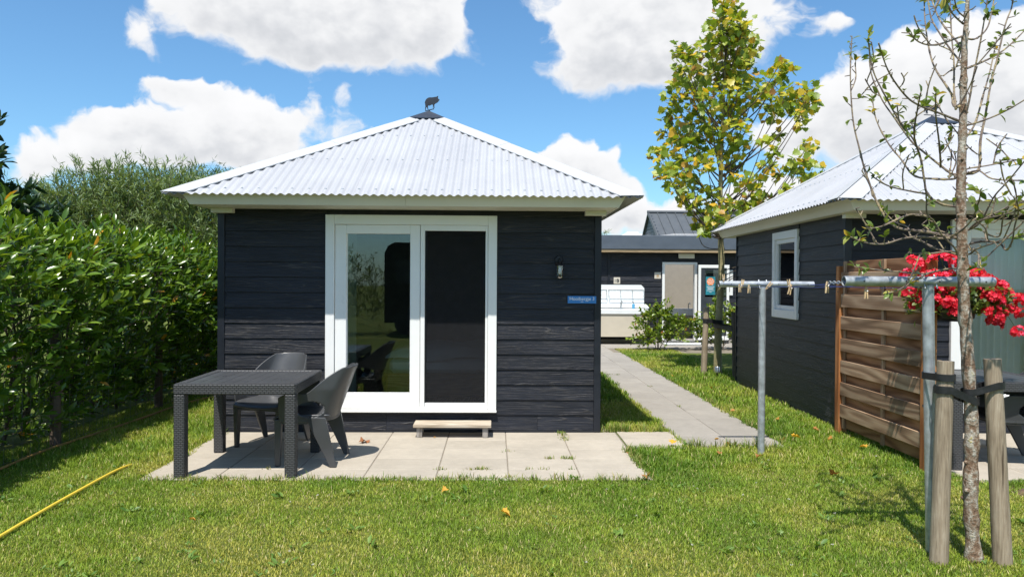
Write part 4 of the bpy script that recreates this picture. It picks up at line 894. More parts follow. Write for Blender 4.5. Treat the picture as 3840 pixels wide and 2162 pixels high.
table('anthracite rattan-look table behind the staked pear tree', (4.42, 6.68, .007), R(-2))

# ------------------------------------------------------------------ chairs
def build_chair():
    nu, nv = 150, 40
    path_ = []
    for s_ in np.linspace(-1, 1, nu+1):
        a = abs(s_); sg_ = -1 if s_ < 0 else 1
        if a > .62:
            q = (a-.62)/.38; x, y = .262, -.03-.19*q
        else:
            ang = a/.62*(PI/2); x, y = .262*math.sin(ang)**.8, -.03+.245*max(0, math.cos(ang))**.75
        path_.append((sg_*x, y, a))
    V = []; 
    for (x, y, a) in path_:
        b = min(1, max(0, (.60-a)/.26)); b = b*b*(3-2*b)
        zt = .628 + .215*b - (.035*max(0, (a-.8)/.2)**2)
        if a < .2: zt += .006
        zb = .385 + .0*b
        for j in range(nv+1):
            z = zb+(zt-zb)*j/nv; u = (z-.41)
            lean = .34*b*max(0, u) + .10*b*max(0, u)**2; fl = .16*max(0, u)*(1-b)
            narrow = 1 - .18*b*max(0, (z-.66)/.18)
            V.append((x*narrow*(1+fl/.262*.8), y+lean, z))
    F = []
    for i in range(nu):
        for j in range(nv):
            cx = [V[(i+di)*(nv+1)+j+dj] for di in (0, 1) for dj in (0, 1)]
            my = sum(p[1] for p in cx)/4; mz = sum(p[2] for p in cx)/4; ax_ = abs(sum(p[0] for p in cx)/4)
            if ax_ > .20 and ((my-.045)/.115)**2 + ((mz-.495)/.068)**2 < 1: continue
            F.append((i*(nv+1)+j, (i+1)*(nv+1)+j, (i+1)*(nv+1)+j+1, i*(nv+1)+j+1))
    sh = MB(); sh.v = V; sh.f = F; me_shell = sh.mesh('shell', 'plastic', smooth=60)
    n = 16; se = MB()
    for j in range(n+1):
        for i in range(n+1):
            u, v = i/n*2-1, j/n; y = -.275+v*.47; x = u*(.245-.03*max(0, v-.6)/.4)
            z = .425 - .018*(1-u*u)*(1-abs(v-.5)) + .012*abs(u)**3 - .035*max(0, (.18-v)/.18)**2 + .0
            se.v.append((x, y, z))
    se.f = [(j*(n+1)+i, j*(n+1)+i+1, (j+1)*(n+1)+i+1, (j+1)*(n+1)+i) for j in range(n) for i in range(n)]
    me_seat = se.mesh('seat', 'plastic', smooth=True)
    def leg(top, bot): return MB().hexa(top, bot).mesh('leg', 'plastic')
    legs = []
    for sx in (-1, 1):
        legs.append(leg([(sx*.235, .005, .425), (sx*.268, .005, .425), (sx*.268, .175, .425), (sx*.235, .175, .425)], [(sx*.235, .215, 0), (sx*.258, .215, 0), (sx*.258, .268, 0), (sx*.235, .268, 0)]))
        legs.append(leg([(sx*.205, -.262, .405), (sx*.258, -.262, .405), (sx*.258, -.20, .405), (sx*.205, -.20, .405)], [(sx*.212, -.262, 0), (sx*.245, -.262, 0), (sx*.245, -.218, 0), (sx*.212, -.218, 0)]))
    apn = MB().box(-.21, .21, -.255, -.235, .36, .405, .004).box(-.25, -.225, -.2, .02, .365, .40, .004).box(.225, .25, -.2, .02, .365, .40, .004).mesh('seat_apron', 'plastic')
    return me_shell, me_seat, legs, apn
CH = build_chair()
def chair(label, loc, rz):
    t = thing('patio_chair', label, 'chair', loc, rz, 'anthracite plastic patio chairs')
    for nm, me, th in (('backrest_shell', CH[0], .012), ('seat', CH[1], .016)):
        o = mobj(nm, me, t); md = o.modifiers.new('thickness', 'SOLIDIFY'); md.thickness = th; md.offset = 0
        bv = o.modifiers.new('rounding', 'BEVEL'); bv.width = .003; bv.segments = 1; bv.limit_method = 'ANGLE'
    for me in CH[2]:
        o = mobj('leg', me, t); bv = o.modifiers.new('rounding', 'BEVEL'); bv.width = .006; bv.segments = 2
    mobj('seat_apron', CH[3], t)
chair('anthracite plastic armchair tucked behind the table, back to the cabin wall', (-2.155, 7.24, .007), R(-18))
chair('anthracite plastic armchair at the open end of the table, near the glass door', (-1.60, 6.57, .007), R(-92))
chair('anthracite plastic chair at the table behind the staked pear tree', (4.66, 6.55, .007), R(-100))

# ------------------------------------------------------------------ woven fence panel beside the neighbour cabin
fp = thing('fence_panel', 'brown woven-board fence panel standing out from the neighbour cabin corner', 'fence', (3.70, 0, 0))
MB().box(-.045, .045, 7.76, 7.85, -.1, 1.78, .004).build('fence_post', 'post', fp)
MB().box(-.045, .045, 6.17, 6.26, -.1, 1.80, .004).build('fence_post', 'post', fp)
for y0 in (6.265, 6.93, 7.712): MB().box(-.013, .013, y0, y0+.042, .06, 1.83, .002).build('upright_lath', 'fence', fp)
for k in range(8):
    zc = .251+.2325*k
    if zc+.068 > 1.86: break
    MB().box(-.034, -.0145, 6.262, 7.757, zc-.068, zc+.068, .003).build('fence_board', 'fence', fp)
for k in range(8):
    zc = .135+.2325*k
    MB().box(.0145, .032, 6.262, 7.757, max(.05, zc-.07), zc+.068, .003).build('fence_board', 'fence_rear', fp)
MB().box(-.046, -.0455, 7.79, 7.806, 1.50, 1.516).box(-.046, -.0455, 6.205, 6.222, .55, .57).build('bolt_hole', 'ink_dark', fp)

# ------------------------------------------------------------------ clothes line posts
def tpost(label, x, y, lean, bar0, bar1, z, mat='steel'):
    t = thing('clothes_line_post', label, 'clothesline post', (x, y, 0), 0, 'galvanised clothes line posts')
    MB().tube([(lean, 0, -.2), (0, 0, z-.02)], .032, 16, False).build('pole', mat, t, smooth=True)
    b = MB(); L0, L1 = bar0-x, bar1-x; n = 18
    for r in (.030, .0265):
        k = len(b.v)
        for xx in (L0, L1):
            for j in range(n): a = 2*PI*j/n; b.v.append((xx, r*math.cos(a), z+r*math.sin(a)))
        for j in range(n): b.f.append((k+j, k+(j+1) % n, k+n+(j+1) % n, k+n+j))
    for e in (0, 1):
        for j in range(n): b.f.append((e*n+j, e*n+(j+1) % n, 2*n+e*n+(j+1) % n, 2*n+e*n+j))
    b.build('crossbar', mat, t, smooth=True, fix=True)
    MB().tube([(-.036, -.034, z-.04), (-.036, .0, z+.038), (-.036, .036, z-.04)], .005, 6).tube([(.036, -.034, z-.04), (.036, .0, z+.038), (.036, .036, z-.04)], .005, 6).build('clamp', mat, t)
    h = MB()
    for q in (.12, .40, .62, .93):
        xx = L0+(L1-L0)*q; h.tube([(xx, -.0306, z), (xx, -.0290, z)], .0055, 8)
    h.build('bolt_hole', 'ink_dark', t)
    return t
tpost('galvanised clothes line post standing in grass at the end of the path', 2.50, 6.854, 0.0, 2.088, 2.979, 1.585)
tpost('galvanised clothes line post right behind the stake of the pear tree', 2.572, 4.335, .045, 2.066, 2.966, 1.612)
lines = []
for x0, x1, nm in ((2.075, 2.125, 'blue cord line between the near ends of the two crossbars'), (2.42, 2.43, 'thin line strung between the crossbars near their posts'), (2.95, 2.94, 'thin line strung between the far ends of the two crossbars')):
    pts = [(x0+(x1-x0)*u, 4.335+(6.854-4.335)*u, 1.604-.018*u-.03*math.sin(PI*u)) for u in np.linspace(0, 1, 16)]
    o = MB().tube(pts, .0022, 6).build('clothes_line', 'blue_cord'); tag(o, nm, 'clothes line', 'lines between the clothes line posts'); lines.append(pts)
ch = MB()
for k in range(7):
    c = Vector(lines[0][0]).lerp(Vector(lines[0][-1]), .012+.012*k) + Vector((0, 0, .0))
    d = (Vector(lines[0][-1])-Vector(lines[0][0])).normalized(); s_ = Vector((1, 0, 0)) if k % 2 else Vector((0, 0, 1))
    ring_ = [c + d*.017*math.cos(a)+s_*.009*math.sin(a) for a in np.linspace(0, 2*PI, 11)]
    ch.tube(ring_, .0028, 5, False)
tag(ch.build('tension_chain', 'steel'), 'short steel chain tying the blue cord to the crossbar end', 'chain')
half = MB().prism([(-.005, .018), (-.0015, .03), (-.0018, -.012), (-.006, -.044), (-.011, -.044), (-.0095, .0)], -.005, .005, lambda a, b, q: (a, q, b)).mesh('peg_half', 'peg', fix=True)
half2 = MB().prism([(.005, .018), (.0015, .03), (.0018, -.012), (.006, -.044), (.011, -.044), (.0095, .0)], -.005, .005, lambda a, b, q: (a, q, b)).mesh('peg_half', 'peg', fix=True)
spring = MB().tube([(-.011, -.0065, .006), (-.004, -.0065, .001), (.004, -.0065, .001), (.011, -.0065, .006)], .0014, 5).mesh('spring', 'steel')
def peg(label, p, ry, rz=0):
    t = thing('clothes_peg', label, 'clothes peg', p, 0, 'wooden clothes pegs on the line'); t.rotation_euler = (0, ry, rz)
    for nm, me in (('peg_half', half), ('peg_half', half2), ('spring', spring)): mobj(nm, me, t)
def on_line(i, u, dz=-.012):
    a = np.array(lines[i]); q = u*(len(a)-1); k = min(int(q), len(a)-2); p = a[k]+(a[k+1]-a[k])*(q-k); return (float(p[0]), float(p[1]), float(p[2])+dz)
peg('wooden peg hanging beneath the near crossbar, in front of the fence boards', (2.20, 4.335, 1.552), 0)
peg('wooden peg hanging beside the tension chain', on_line(0, .10), 0)
peg('wooden peg clipped across the blue cord in front of the window frame', on_line(0, .34), R(14))
peg('upright wooden peg crossing another beside the window', on_line(0, .35, .01), R(172))
peg('tilted wooden peg lying against the crossbar over the window glass', on_line(0, .52, .004), R(222))
peg('wooden peg hanging just beside the window frame edge', on_line(0, .70), 0)
peg('wooden peg hanging against the top of the post at the path', on_line(0, .80), R(-4))
peg('upright wooden peg over the post top at the path', on_line(0, .77, .012), R(188))
peg('upright wooden peg at the open end of the crossbar, against the plane trunk', (2.125, 6.83, 1.632), R(176))

# ------------------------------------------------------------------ pear tree with stakes
def branch_mesh(m, ctrl, r0, r1, n=8, per=7, knob=0.0):
    p = curve_pts(ctrl, max(6, (len(ctrl)-1)*per)); k = len(p)
    rad = [r0+(r1-r0)*(i/(k-1))**.8 for i in range(k)]
    if knob: rad = [r*(1+knob*random.uniform(-.4, 1.0)*(random.random() < .35)) for r in rad]
    m.tube([tuple(q) for q in p], rad, n); return p
pt = thing('pear_tree', 'young staked pear tree with lichen-covered trunk and sparse leaves', 'tree')
tm = MB(); tk = PEAR_TRUNK
p = curve_pts(tk, 110); k = len(p)
prof = []
for i in range(k):
    u = i/(k-1); r = .031*(1-u)+.009; r *= 1+.12*math.sin(i*1.3)*math.sin(i*.37+1)+.16*(random.random() < .14); prof.append(r)
prof[0] *= 1.25; prof[1] *= 1.15
tm.tube([tuple(q) for q in p], prof, 14)
for i in range(26):
    j = random.randint(6, 80); a = random.uniform(0, 2*PI); d = np.array((math.cos(a), math.sin(a), .2)); c = p[j]; r = prof[j]
    tm.tube([c+d*r*.6, c+d*r*1.12, c+d*r*1.35], [r*.42, r*.34, r*.14], 7)
tm.build('trunk', 'pearbark', pt, smooth=True)
bm_ = MB(); tips = []; spurs = []
def add_branch(ctrl, r0):
    q = branch_mesh(bm_, ctrl, r0, .0035, 7, 6, .35); L = 0
    for i in range(1, len(q)):
        L += np.linalg.norm(q[i]-q[i-1])
        if L > .045:
            L = 0
            if random.random() < .8:
                a = rng.normal(0, 1, 3); a[2] = abs(a[2])*.7; d = unit(a)*random.uniform(.012, .045); e = q[i]+d
                bm_.tube([tuple(q[i]), tuple(q[i]+d*.6), tuple(e)], [.0032, .003, .0022], 5); spurs.append((e, unit(d), i/len(q)))
    tips.append((q[-1], unit(q[-1]-q[-3])))
allp = [np.array(q) for q in p[8:]]
for c in PEAR_BR:
    c0 = np.array(c[0]); A_ = np.array(allp); dd_ = np.linalg.norm((A_-c0)*np.array([1, .6, 1]), axis=1)+.25*np.maximum(0, A_[:, 2]-c0[2]); k_ = int(dd_.argmin())
    if dd_[k_] > .004: c = [tuple(A_[k_])]+list(c)
    allp += list(curve_pts(c, 40))
    L = sum(np.linalg.norm(np.array(c[i+1])-np.array(c[i])) for i in range(len(c)-1)); add_branch(c, .0045+.0032*min(2.2, L))
for i in range(46):
    e, d, u = random.choice(spurs)
    dd = unit(d+np.array([0, 0, .9])); l = random.uniform(.08, .25); mid = e+dd*l*.5+rng.normal(0, .012, 3)
    add_branch([tuple(e), tuple(mid), tuple(mid+dd*l*.5+rng.normal(0, .02, 3))], .004)
bm_.build('branches', 'twig', pt, smooth=True)
P = []; D = []; S = []
for (e, d, u) in spurs:
    if random.random() < (.10+.22*(u > .55)):
        for k in range(random.randint(2, 5)):
            v = unit(d+rng.normal(0, .8, 3)+np.array([0, 0, .2])); P.append(e); D.append(v); S.append(random.uniform(.03, .06))
for (e, d) in tips[:len(PEAR_BR)]:
    for k in range(random.randint(4, 9)):
        v = unit(d*.6+rng.normal(0, .8, 3)); P.append(e-d*random.uniform(0, .12)); D.append(v); S.append(random.uniform(.032, .062))
P, D, S = map(np.array, (P, D, S)); Nh = np.tile([0, 0, 1.], (len(P), 1))+rng.normal(0, .45, (len(P), 3))
PL_ = long_leaf(.5, .2, .25); ix = np.arange(len(P)); rng.shuffle(ix)
pearleaf = np_mesh('leaf', np.array(PL_[0]), np.array(PL_[1]), 'pear_one')
leaf_objs('leaf', [pearleaf], ix[:300], P, D, Nh, S, pt)
if len(ix) > 300:
    r_ = ix[300:]; V, F = scatter(*PL_, P[r_], D[r_], Nh[r_], S[r_]); tag(mobj('leaves', np_mesh('leaves', V, F, 'pear', rnd=np.repeat(rng.random(len(r_)), len(PL_[0]))), pt), kind='stuff')
def stake(label, b, t_, r, mat, cut=True):
    m = MB(); n = 14; pts = [Vector(b).lerp(Vector(t_), u) for u in np.linspace(0, 1, 9)]
    m.tube(pts, [r*(1.10-.14*i/8+random.uniform(-.02, .02)) for i in range(9)], n)
    return tag(m.build('tree_stake', mat, None, smooth=50), label, 'stake', 'round wooden tree stakes')
stake('weathered round stake between the line post and the pear trunk', (2.565, 4.19, -.1), (2.600, 4.20, 1.155), .046, 'stake')
stake('weathered round stake at the outer side of the pear trunk', (2.930, 4.165, -.1), (2.873, 4.20, 1.168), .047, 'stake')
def strap(label, pts, w, group='black rubber tree straps'):
    m = MB(); P_ = [Vector(p) for p in pts]; n = len(P_)
    c = sum(P_, Vector())/n
    for i, p_ in enumerate(P_):
        d = (P_[(i+1) % n]-P_[i-1]); d.z = 0; d.normalize(); nrm = Vector((d.y, -d.x, 0))
        if nrm.dot(p_-c) < 0: nrm = -nrm
        for dz, o in ((-w, 0), (w, 0), (w, .004), (-w, .004)): m.v.append(tuple(p_+Vector((0, 0, dz))+nrm*o))
    for i in range(n):
        j = (i+1) % n
        for a in range(4): b = (a+1) % 4; m.f.append((i*4+a, j*4+a, j*4+b, i*4+b))
    return tag(m.build('tree_strap', 'rubber', None, smooth=True, fix=True), label, 'strap', group)
def loop_xy(c1, r1, c2, r2, z1, z2, n=10):
    c1, c2 = Vector(c1), Vector(c2); d = (c2-c1).normalized(); a0 = math.atan2(d.y, d.x); out = []
    for i in range(n+1): a = a0+PI/2+PI*i/n; out.append((c1.x+r1*math.cos(a), c1.y+r1*math.sin(a), z1))
    for i in range(n+1): a = a0-PI/2+PI*i/n; out.append((c2.x+r2*math.cos(a), c2.y+r2*math.sin(a), z2))
    return out
tx = 2.752
strap('black strap sagging from the stake beside the line post round the pear trunk', loop_xy((2.596, 4.2, 0), .052, (tx, 4.215, 0), .046, .992, .925), .022)
strap('mossy black strap from the outer stake round the pear trunk', loop_xy((2.880, 4.195, 0), .053, (tx, 4.215, 0), .043, 1.02, .975), .020)
strap('black strap holding the stake against the galvanised line post', loop_xy((2.598, 4.2, 0), .050, (2.585, 4.335, 0), .036, 1.062, 1.055), .020)

# ------------------------------------------------------------------ hanging basket of geraniums
hb = thing('flower_basket', 'black pot of red trailing geraniums at the fence panel end', 'flower pot', (3.90, 6.20, 1.28))
MB().lathe([(.02, .0), (.12, .004), (.155, .03), (.175, .17), (.185, .175), (.185, .19), (.17, .19), (.16, .16), (.0, .15)], 26, cap=False).build('pot', 'pot', hb, smooth=40)
MB().box(-.21, -.17, -.015, .015, .13, .19, .003).tube([(-.19, 0, .17), (-.205, 0, .05), (-.21, 0, -.02)], .006, 6).build('bracket', 'black_metal', hb)
P = []; D = []; S = []
for i in range(1500):
    a = random.uniform(0, 2*PI); u = random.random()**.6; rx, ry = .42*u, .26*u
    P.append((rx*math.cos(a)+.03, ry*math.sin(a), .20+random.uniform(-.10, .20)*(1-.3*u)-.13*u*u*random.random())); D.append((math.cos(a)+random.gauss(0, .6), math.sin(a)+random.gauss(0, .6), random.gauss(.2, .5))); S.append(random.uniform(.03, .06))
P, D, S = map(np.array, (P, D, S)); gl = long_leaf(.75, .1, .2)
V, F = scatter(*gl, P, D, np.tile([0, 0, 1.], (len(P), 1))+rng.normal(0, .5, (len(P), 3)), S)
tag(mobj('foliage', np_mesh('foliage', V, F, 'gerleaf', rnd=np.repeat(rng.random(len(P)), len(gl[0]))), hb), kind='stuff')
heads_m = []
petal = ([(0, 0, 0), (.6, -.38, .05), (1, 0, .12), (.6, .38, .05)], [(0, 1, 2), (0, 2, 3)])
for v in range(4):
    P = []; D = []; Nn = []
    for k in range(22):
        d = unit(rng.normal(0, 1, 3)); d[2] = abs(d[2])*.9-.15; d = unit(d); c = d*random.uniform(.028, .042)
        a_ = unit(np.cross(d, rng.normal(0, 1, 3))); b_ = np.cross(d, a_)
        for j in range(5): t_ = 2*PI*j/5; P.append(c); D.append(math.cos(t_)*a_+math.sin(t_)*b_+.25*d); Nn.append(d)
    P, D, Nn = map(np.array, (P, D, Nn)); V, F = scatter(*petal, P, D, Nn, np.full(len(P), .017))
    rv = np.repeat(np.clip(rng.random(22)*.7+v*.1, 0, 1), 5*4); heads_m.append(np_mesh('flower_head', V, F, 'petal', rnd=rv))
HEADS = [(2285,772),(2305,668),(2325,655),(2345,645),(2362,650),(2290,690),(2300,700),(2318,690),(2340,700),(2395,655),(2405,668),(2418,690),(2380,690),(2450,690),(2465,700),(2478,710),(2440,705),(2310,730),(2330,735),(2350,728),(2315,755),(2340,765),(2320,790),(2360,790),(2392,742),(2410,760),(2425,775),(2440,745),(2455,760),(2470,765),(2485,770),(2500,735),(2515,745),(2505,760),(2535,740),(2538,760),(2525,785),(2540,790),(2490,790),(2505,795),(2515,812),(2460,800),(2470,735),(2490,718),(2370,720),(2355,775),(2448,780),(2475,748)]
HEADS += [(random.gauss(2400, 70), random.gauss(735, 38)) for _ in range(34)]
st_ = MB()
for (hx, hy) in HEADS:
    if 2358 < hx < 2446 and hy > 750: continue
    # spread of the blooms round the pot, in metres from its centre
    X = (hx-2402)*.00333+.03+random.uniform(-.02, .02); Z = (770-hy)*.00333+.135+random.uniform(-.015, .015); Yb = random.uniform(-.24, .16)*(1-.4*abs(X)/.5)
    if abs(X) < .22 and Z < .22: Yb = -.22+random.uniform(-.05, .02)
    o = mobj('flower_head', random.choice(heads_m), hb, (X, Yb, Z), (random.uniform(-.7, .3), random.uniform(-.5, .5), random.uniform(0, 6.28)), [random.uniform(1.2, 1.75)]*3)
    st_.tube([(X*.3+.02, Yb*.3, .17), (X*.7, Yb*.8, max(.15, Z*.7)), (X, Yb, Z)], .0022, 5)
tag(st_.build('stems', 'gerleaf', hb), kind='stuff')

# ------------------------------------------------------------------ hoses
hy = [(-2.93, 3.2, .02), (-2.99, 4.2, .018), (-3.02, 4.6, .022), (-3.05, 5.1, .030), (-3.075, 5.6, .032), (-3.10, 6.0, .028), (-3.115, 6.25, .018), (-3.12, 6.42, .002)]
tag(MB().tube([tuple(q) for q in curve_pts(hy, 60)], .0115, 8).build('garden_hose', 'hose_y', smooth=True), 'bright yellow garden hose lying straight across the lawn', 'hose')
ho = [(-3.98, 4.5, .02), (-4.08, 6.2, .025), (-4.10, 6.8, .03), (-4.06, 7.2, .035), (-4.06, 7.7, .02), (-3.98, 8.4, .03), (-3.95, 9.1, .03), (-3.85, 9.6, .04), (-3.75, 10.2, .03), (-3.8, 11.5, .03)]
tag(MB().tube([tuple(q) for q in curve_pts(ho, 90)], .012, 8).build('garden_hose', 'hose_o', smooth=True), 'faded orange hose winding along the foot of the laurel hedge', 'hose')

# ------------------------------------------------------------------ wire fence in front of the hedge
wf_ = thing('wire_fence', 'low wire mesh fence on brown posts along the laurel hedge', 'fence', (-4.14, 0, 0))
for y in (4.6, 7.10, 9.25, 11.4): MB().tube([(-.02, y, -.1), (-.025, y+.01, .5), (-.02, y, 1.18)], [.05, .047, .046], 12).build('fence_post', 'hedgepost', wf_, smooth=50)
m = MB()
for z in (.05, .17, .29, .41, .55, .70, .86, 1.02): m.tube([(.032, 3.0, z), (.03, 7.0, z-.008), (.035, 9, z), (.03, 12, z)], .0016, 4)
for k in range(72): m.tube([(.032, 3.4+.12*k, .03), (.034, 3.4+.12*k+.004, 1.03)], .0014, 4)
m.build('wire_mesh', 'wire', wf_)

# ------------------------------------------------------------------ laurel hedge
LAU = long_leaf(.36, .16, .16)
def laurel():
    t = thing('laurel_hedge', 'tall glossy green laurel hedge along the lawn edge', 'hedge')
    P = []; D = []; Nn = []; S = []; stems = MB(); out = []
    def shoot(b, d, L, nl, ls):
        d = unit(d); side = unit(np.cross(d, np.array([.3, .2, 1.]))); ph = random.uniform(0, 6.28)
        e = b+d*L
        stems.tube([tuple(b), tuple(b+d*L*.5), tuple(e)], [.005, .004, .002], 4, False)
        up = np.cross(side, d)
        for k in range(nl):
            u = .18+.82*k/(nl-1); a = ph+k*2.4; r = math.cos(a)*side+math.sin(a)*up
            v = d*(.55+.5*u)+r*(.95-.35*u)+np.array([0, 0, .12]); P.append(b+d*L*u); D.append(v); Nn.append(d*.9+np.array([0, 0, .5])-r*.25+rng.normal(0, .22, 3)); S.append(ls*random.uniform(.7, 1.15)); out.append(0)
    Y0, Y1 = 2.6, 14.0
    for i in range(2100):          # face towards the lawn
        y = random.uniform(Y0, Y1); z = random.uniform(.15, 1.85)
        bulge = .16*float(vnoise(np.array(y), np.array(z), 11, 1.3))+.12*math.sin(min(z, 2)*1.5)
        x = -4.42+bulge+.10*math.sin(min(1, z/1.4)*PI/2)-.40*max(0, z-1.25)**1.5-random.uniform(0, .16)
        d = np.array([random.gauss(.75, .3), random.gauss(0, .35), random.gauss(.55, .3)])
        shoot(np.array([x, y, z]), d, random.uniform(.16, .36), random.randint(6, 9), random.uniform(.11, .16))
    for i in range(1250):          # top
        y = random.uniform(Y0, Y1); x = random.uniform(-5.7, -4.4)
        zt = 1.60+.20*float(vnoise(np.array(y), np.array(x), 12, 1.1))+.22*float(vnoise(np.array(y), np.array(x), 15, .45))+(.14 if random.random() < .10 else 0) + .018*(y-6)
        d = np.array([random.gauss(.12, .25), random.gauss(0, .25), 1.0])
        shoot(np.array([x, y, zt-random.uniform(0, .15)]), d, random.uniform(.16, .42), random.randint(8, 13), random.uniform(.11, .17))
    for i in range(900):           # inside
        y = random.uniform(Y0, Y1); x = random.uniform(-5.4, -4.5); z = random.uniform(.1, 1.9)
        shoot(np.array([x, y, z]), rng.normal(0, 1, 3), random.uniform(.2, .35), 8, .12)
    for k in range(34):
        y = Y0+.33*k; b = np.array([-4.75+random.uniform(-.1, .1), y, 0.])
        for q in range(3):
            branch_mesh(stems, [tuple(b), tuple(b+[random.uniform(-.1, .2), random.uniform(-.2, .2), .8]), tuple(b+[random.uniform(-.3, .3), random.uniform(-.3, .3), 1.9])], .018, .006, 6, 4)
    Pn, Dn, Nh, Sn = map(np.array, (P, D, Nn, S)); rn = rng.random(len(Pn))
    # the leaves that show largest: on the face and the top rim, nearest to the lawn
    dist = np.linalg.norm(Pn-np.array([0, 0, 1.6]), axis=1); az = np.degrees(np.arctan2(Pn[:, 0], Pn[:, 1]))
    cand = np.where((az > -34) & (Pn[:, 0] > -4.62) & (Pn[:, 2] > 1.0))[0]; cand = cand[np.argsort(dist[cand]/Sn[cand])]
    one = cand[:300]; rest = np.setdiff1d(np.arange(len(Pn)), one)
    me = np_mesh('leaf', np.array(LAU[0]), np.array(LAU[1]), 'laurel_one', smooth=True)
    leaf_objs('leaf', [me], one, Pn, Dn, Nh, Sn, t)
    V, F = scatter(*LAU, Pn[rest], Dn[rest], Nh[rest], Sn[rest])
    rr = rn[rest]*.75 + .25*np.clip((Pn[rest, 2]-1.2)/1.2, 0, 1)*rng.random(len(rest)); rr = np.where(rng.random(len(rest)) < .006, 1.0, np.minimum(rr, .96))  # leaf tone rises towards the hedge top, imitating its sunlit upper zone
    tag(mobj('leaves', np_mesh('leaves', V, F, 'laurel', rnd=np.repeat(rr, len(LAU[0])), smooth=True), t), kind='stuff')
    tag(stems.build('stems', 'twigdark', t), kind='stuff')
laurel()

# ------------------------------------------------------------------ willow thicket, dark tree and trees beyond the hedge
def shrub(name, label, cat, blobs, nshoot, nleaf, lsize, ll, mat, base, tpl=NARROW, up=.8, droop=.25, rad=.03, group=None, bark='twigdark'):
    t = thing(name, label, cat, base, 0, group); base = np.array(base, float)
    P = []; D = []; S = []; st = MB(); bl = np.array(blobs, float); w = bl[:, 3]*bl[:, 4]*bl[:, 5]; w = w**(2/3); w /= w.sum()
    for i in range(nshoot):
        b = bl[rng.choice(len(bl), p=w)]; q = unit(rng.normal(0, 1, 3))*random.random()**.4
        c = b[:3]+q*b[3:6]*.92-base; d = unit(q*np.array([.8, .8, .5])+np.array([0, 0, up])+rng.normal(0, .35, 3)); L = ll*random.uniform(.6, 1.4)
        e = c+d*L; mid = c+d*L*.5; end = e+np.array([d[0], d[1], -1])*droop*L*.5
        st.tube([tuple(c), tuple(mid), tuple(end)], [.0045, .0035, .0015], 3, False)
        for k in range(nleaf):
            u = (k+random.random())/nleaf; p_ = c+(mid-c)*2*u if u < .5 else mid+(end-mid)*2*(u-.5)
            P.append(p_); D.append(unit(d+rng.normal(0, .75, 3))); S.append(lsize*random.uniform(.65, 1.25))
    P, D, S = map(np.array, (P, D, S)); V, F = scatter(*tpl, P, D, np.tile([0, 0, 1.], (len(P), 1))+rng.normal(0, .6, (len(P), 3)), S)
    tag(mobj('foliage', np_mesh('foliage', V, F, mat, rnd=np.repeat(np.clip(rng.normal(.5, .22, len(P)), 0, 1), len(tpl[0]))), t), kind='stuff')
    lim = MB()
    for b in bl:
        e = b[:3]-base; branch_mesh(lim, [(random.uniform(-.1, .1), random.uniform(-.1, .1), -.05), tuple(e*.5+[0, 0, .1]), tuple(e)], rad, rad*.25, 6, 5)
    lim.build('limbs', bark, t, smooth=True); tag(st.build('twigs', bark, t), kind='stuff'); return t
shrub('willow_bush', 'grey-green willow thicket rising behind the laurel hedge', 'bush', [(-7.4, 12.8, 2.2, 1.2, 1.0, 1.0), (-6.6, 13.0, 2.5, 1.2, 1.0, 1.0), (-5.8, 13.0, 2.45, 1.2, 1.0, 1.05), (-5.0, 13.2, 2.35, 1.0, 1.0, .95), (-4.3, 13.6, 2.2, 1.0, 1.0, .9), (-6.2, 12.4, 1.6, 1.8, .8, .8), (-4.6, 12.8, 1.5, 1.2, .8, .8)], 4300, 24, .12, .40, 'willow', (-5.9, 13, 0))
shrub('willow_bush', 'lower willow bush in the gap beside the cabin eaves', 'bush', [(-3.9, 14.6, 1.6, 1.0, .8, 1.2), (-3.2, 15.0, 1.5, 1.0, .8, 1.2), (-4.6, 15.2, 2.2, .9, .8, 1.0)], 1100, 16, .105, .42, 'willow', (-3.8, 14.9, 0))
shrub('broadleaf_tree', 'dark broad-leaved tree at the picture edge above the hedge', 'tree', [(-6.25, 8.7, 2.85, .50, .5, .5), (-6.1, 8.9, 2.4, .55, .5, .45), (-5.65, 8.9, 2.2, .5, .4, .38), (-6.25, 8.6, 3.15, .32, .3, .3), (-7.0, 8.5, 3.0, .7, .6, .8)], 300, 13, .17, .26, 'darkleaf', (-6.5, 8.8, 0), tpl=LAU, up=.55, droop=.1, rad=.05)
FT = long_leaf(.6)
shrub('distant_tree', 'round green tree top far behind the willow thicket', 'tree', [(-11.2, 28, 4.6, 1.5, 1.3, 1.0), (-9.6, 28.5, 4.5, 1.6, 1.3, .9), (-13, 28.5, 4.0, 1.8, 1.3, 1.2)], 900, 14, .20, .6, 'fartree', (-11, 28, 0), tpl=NARROW, rad=.12)
shrub('distant_tree', 'thin tree showing in the gap above the washroom roof', 'tree', [(4.0, 30, 3.55, .5, .4, .45), (4.3, 30, 3.25, .4, .4, .4)], 34, 10, .16, .35, 'willow', (4.1, 30, 0), tpl=NARROW, rad=.06)
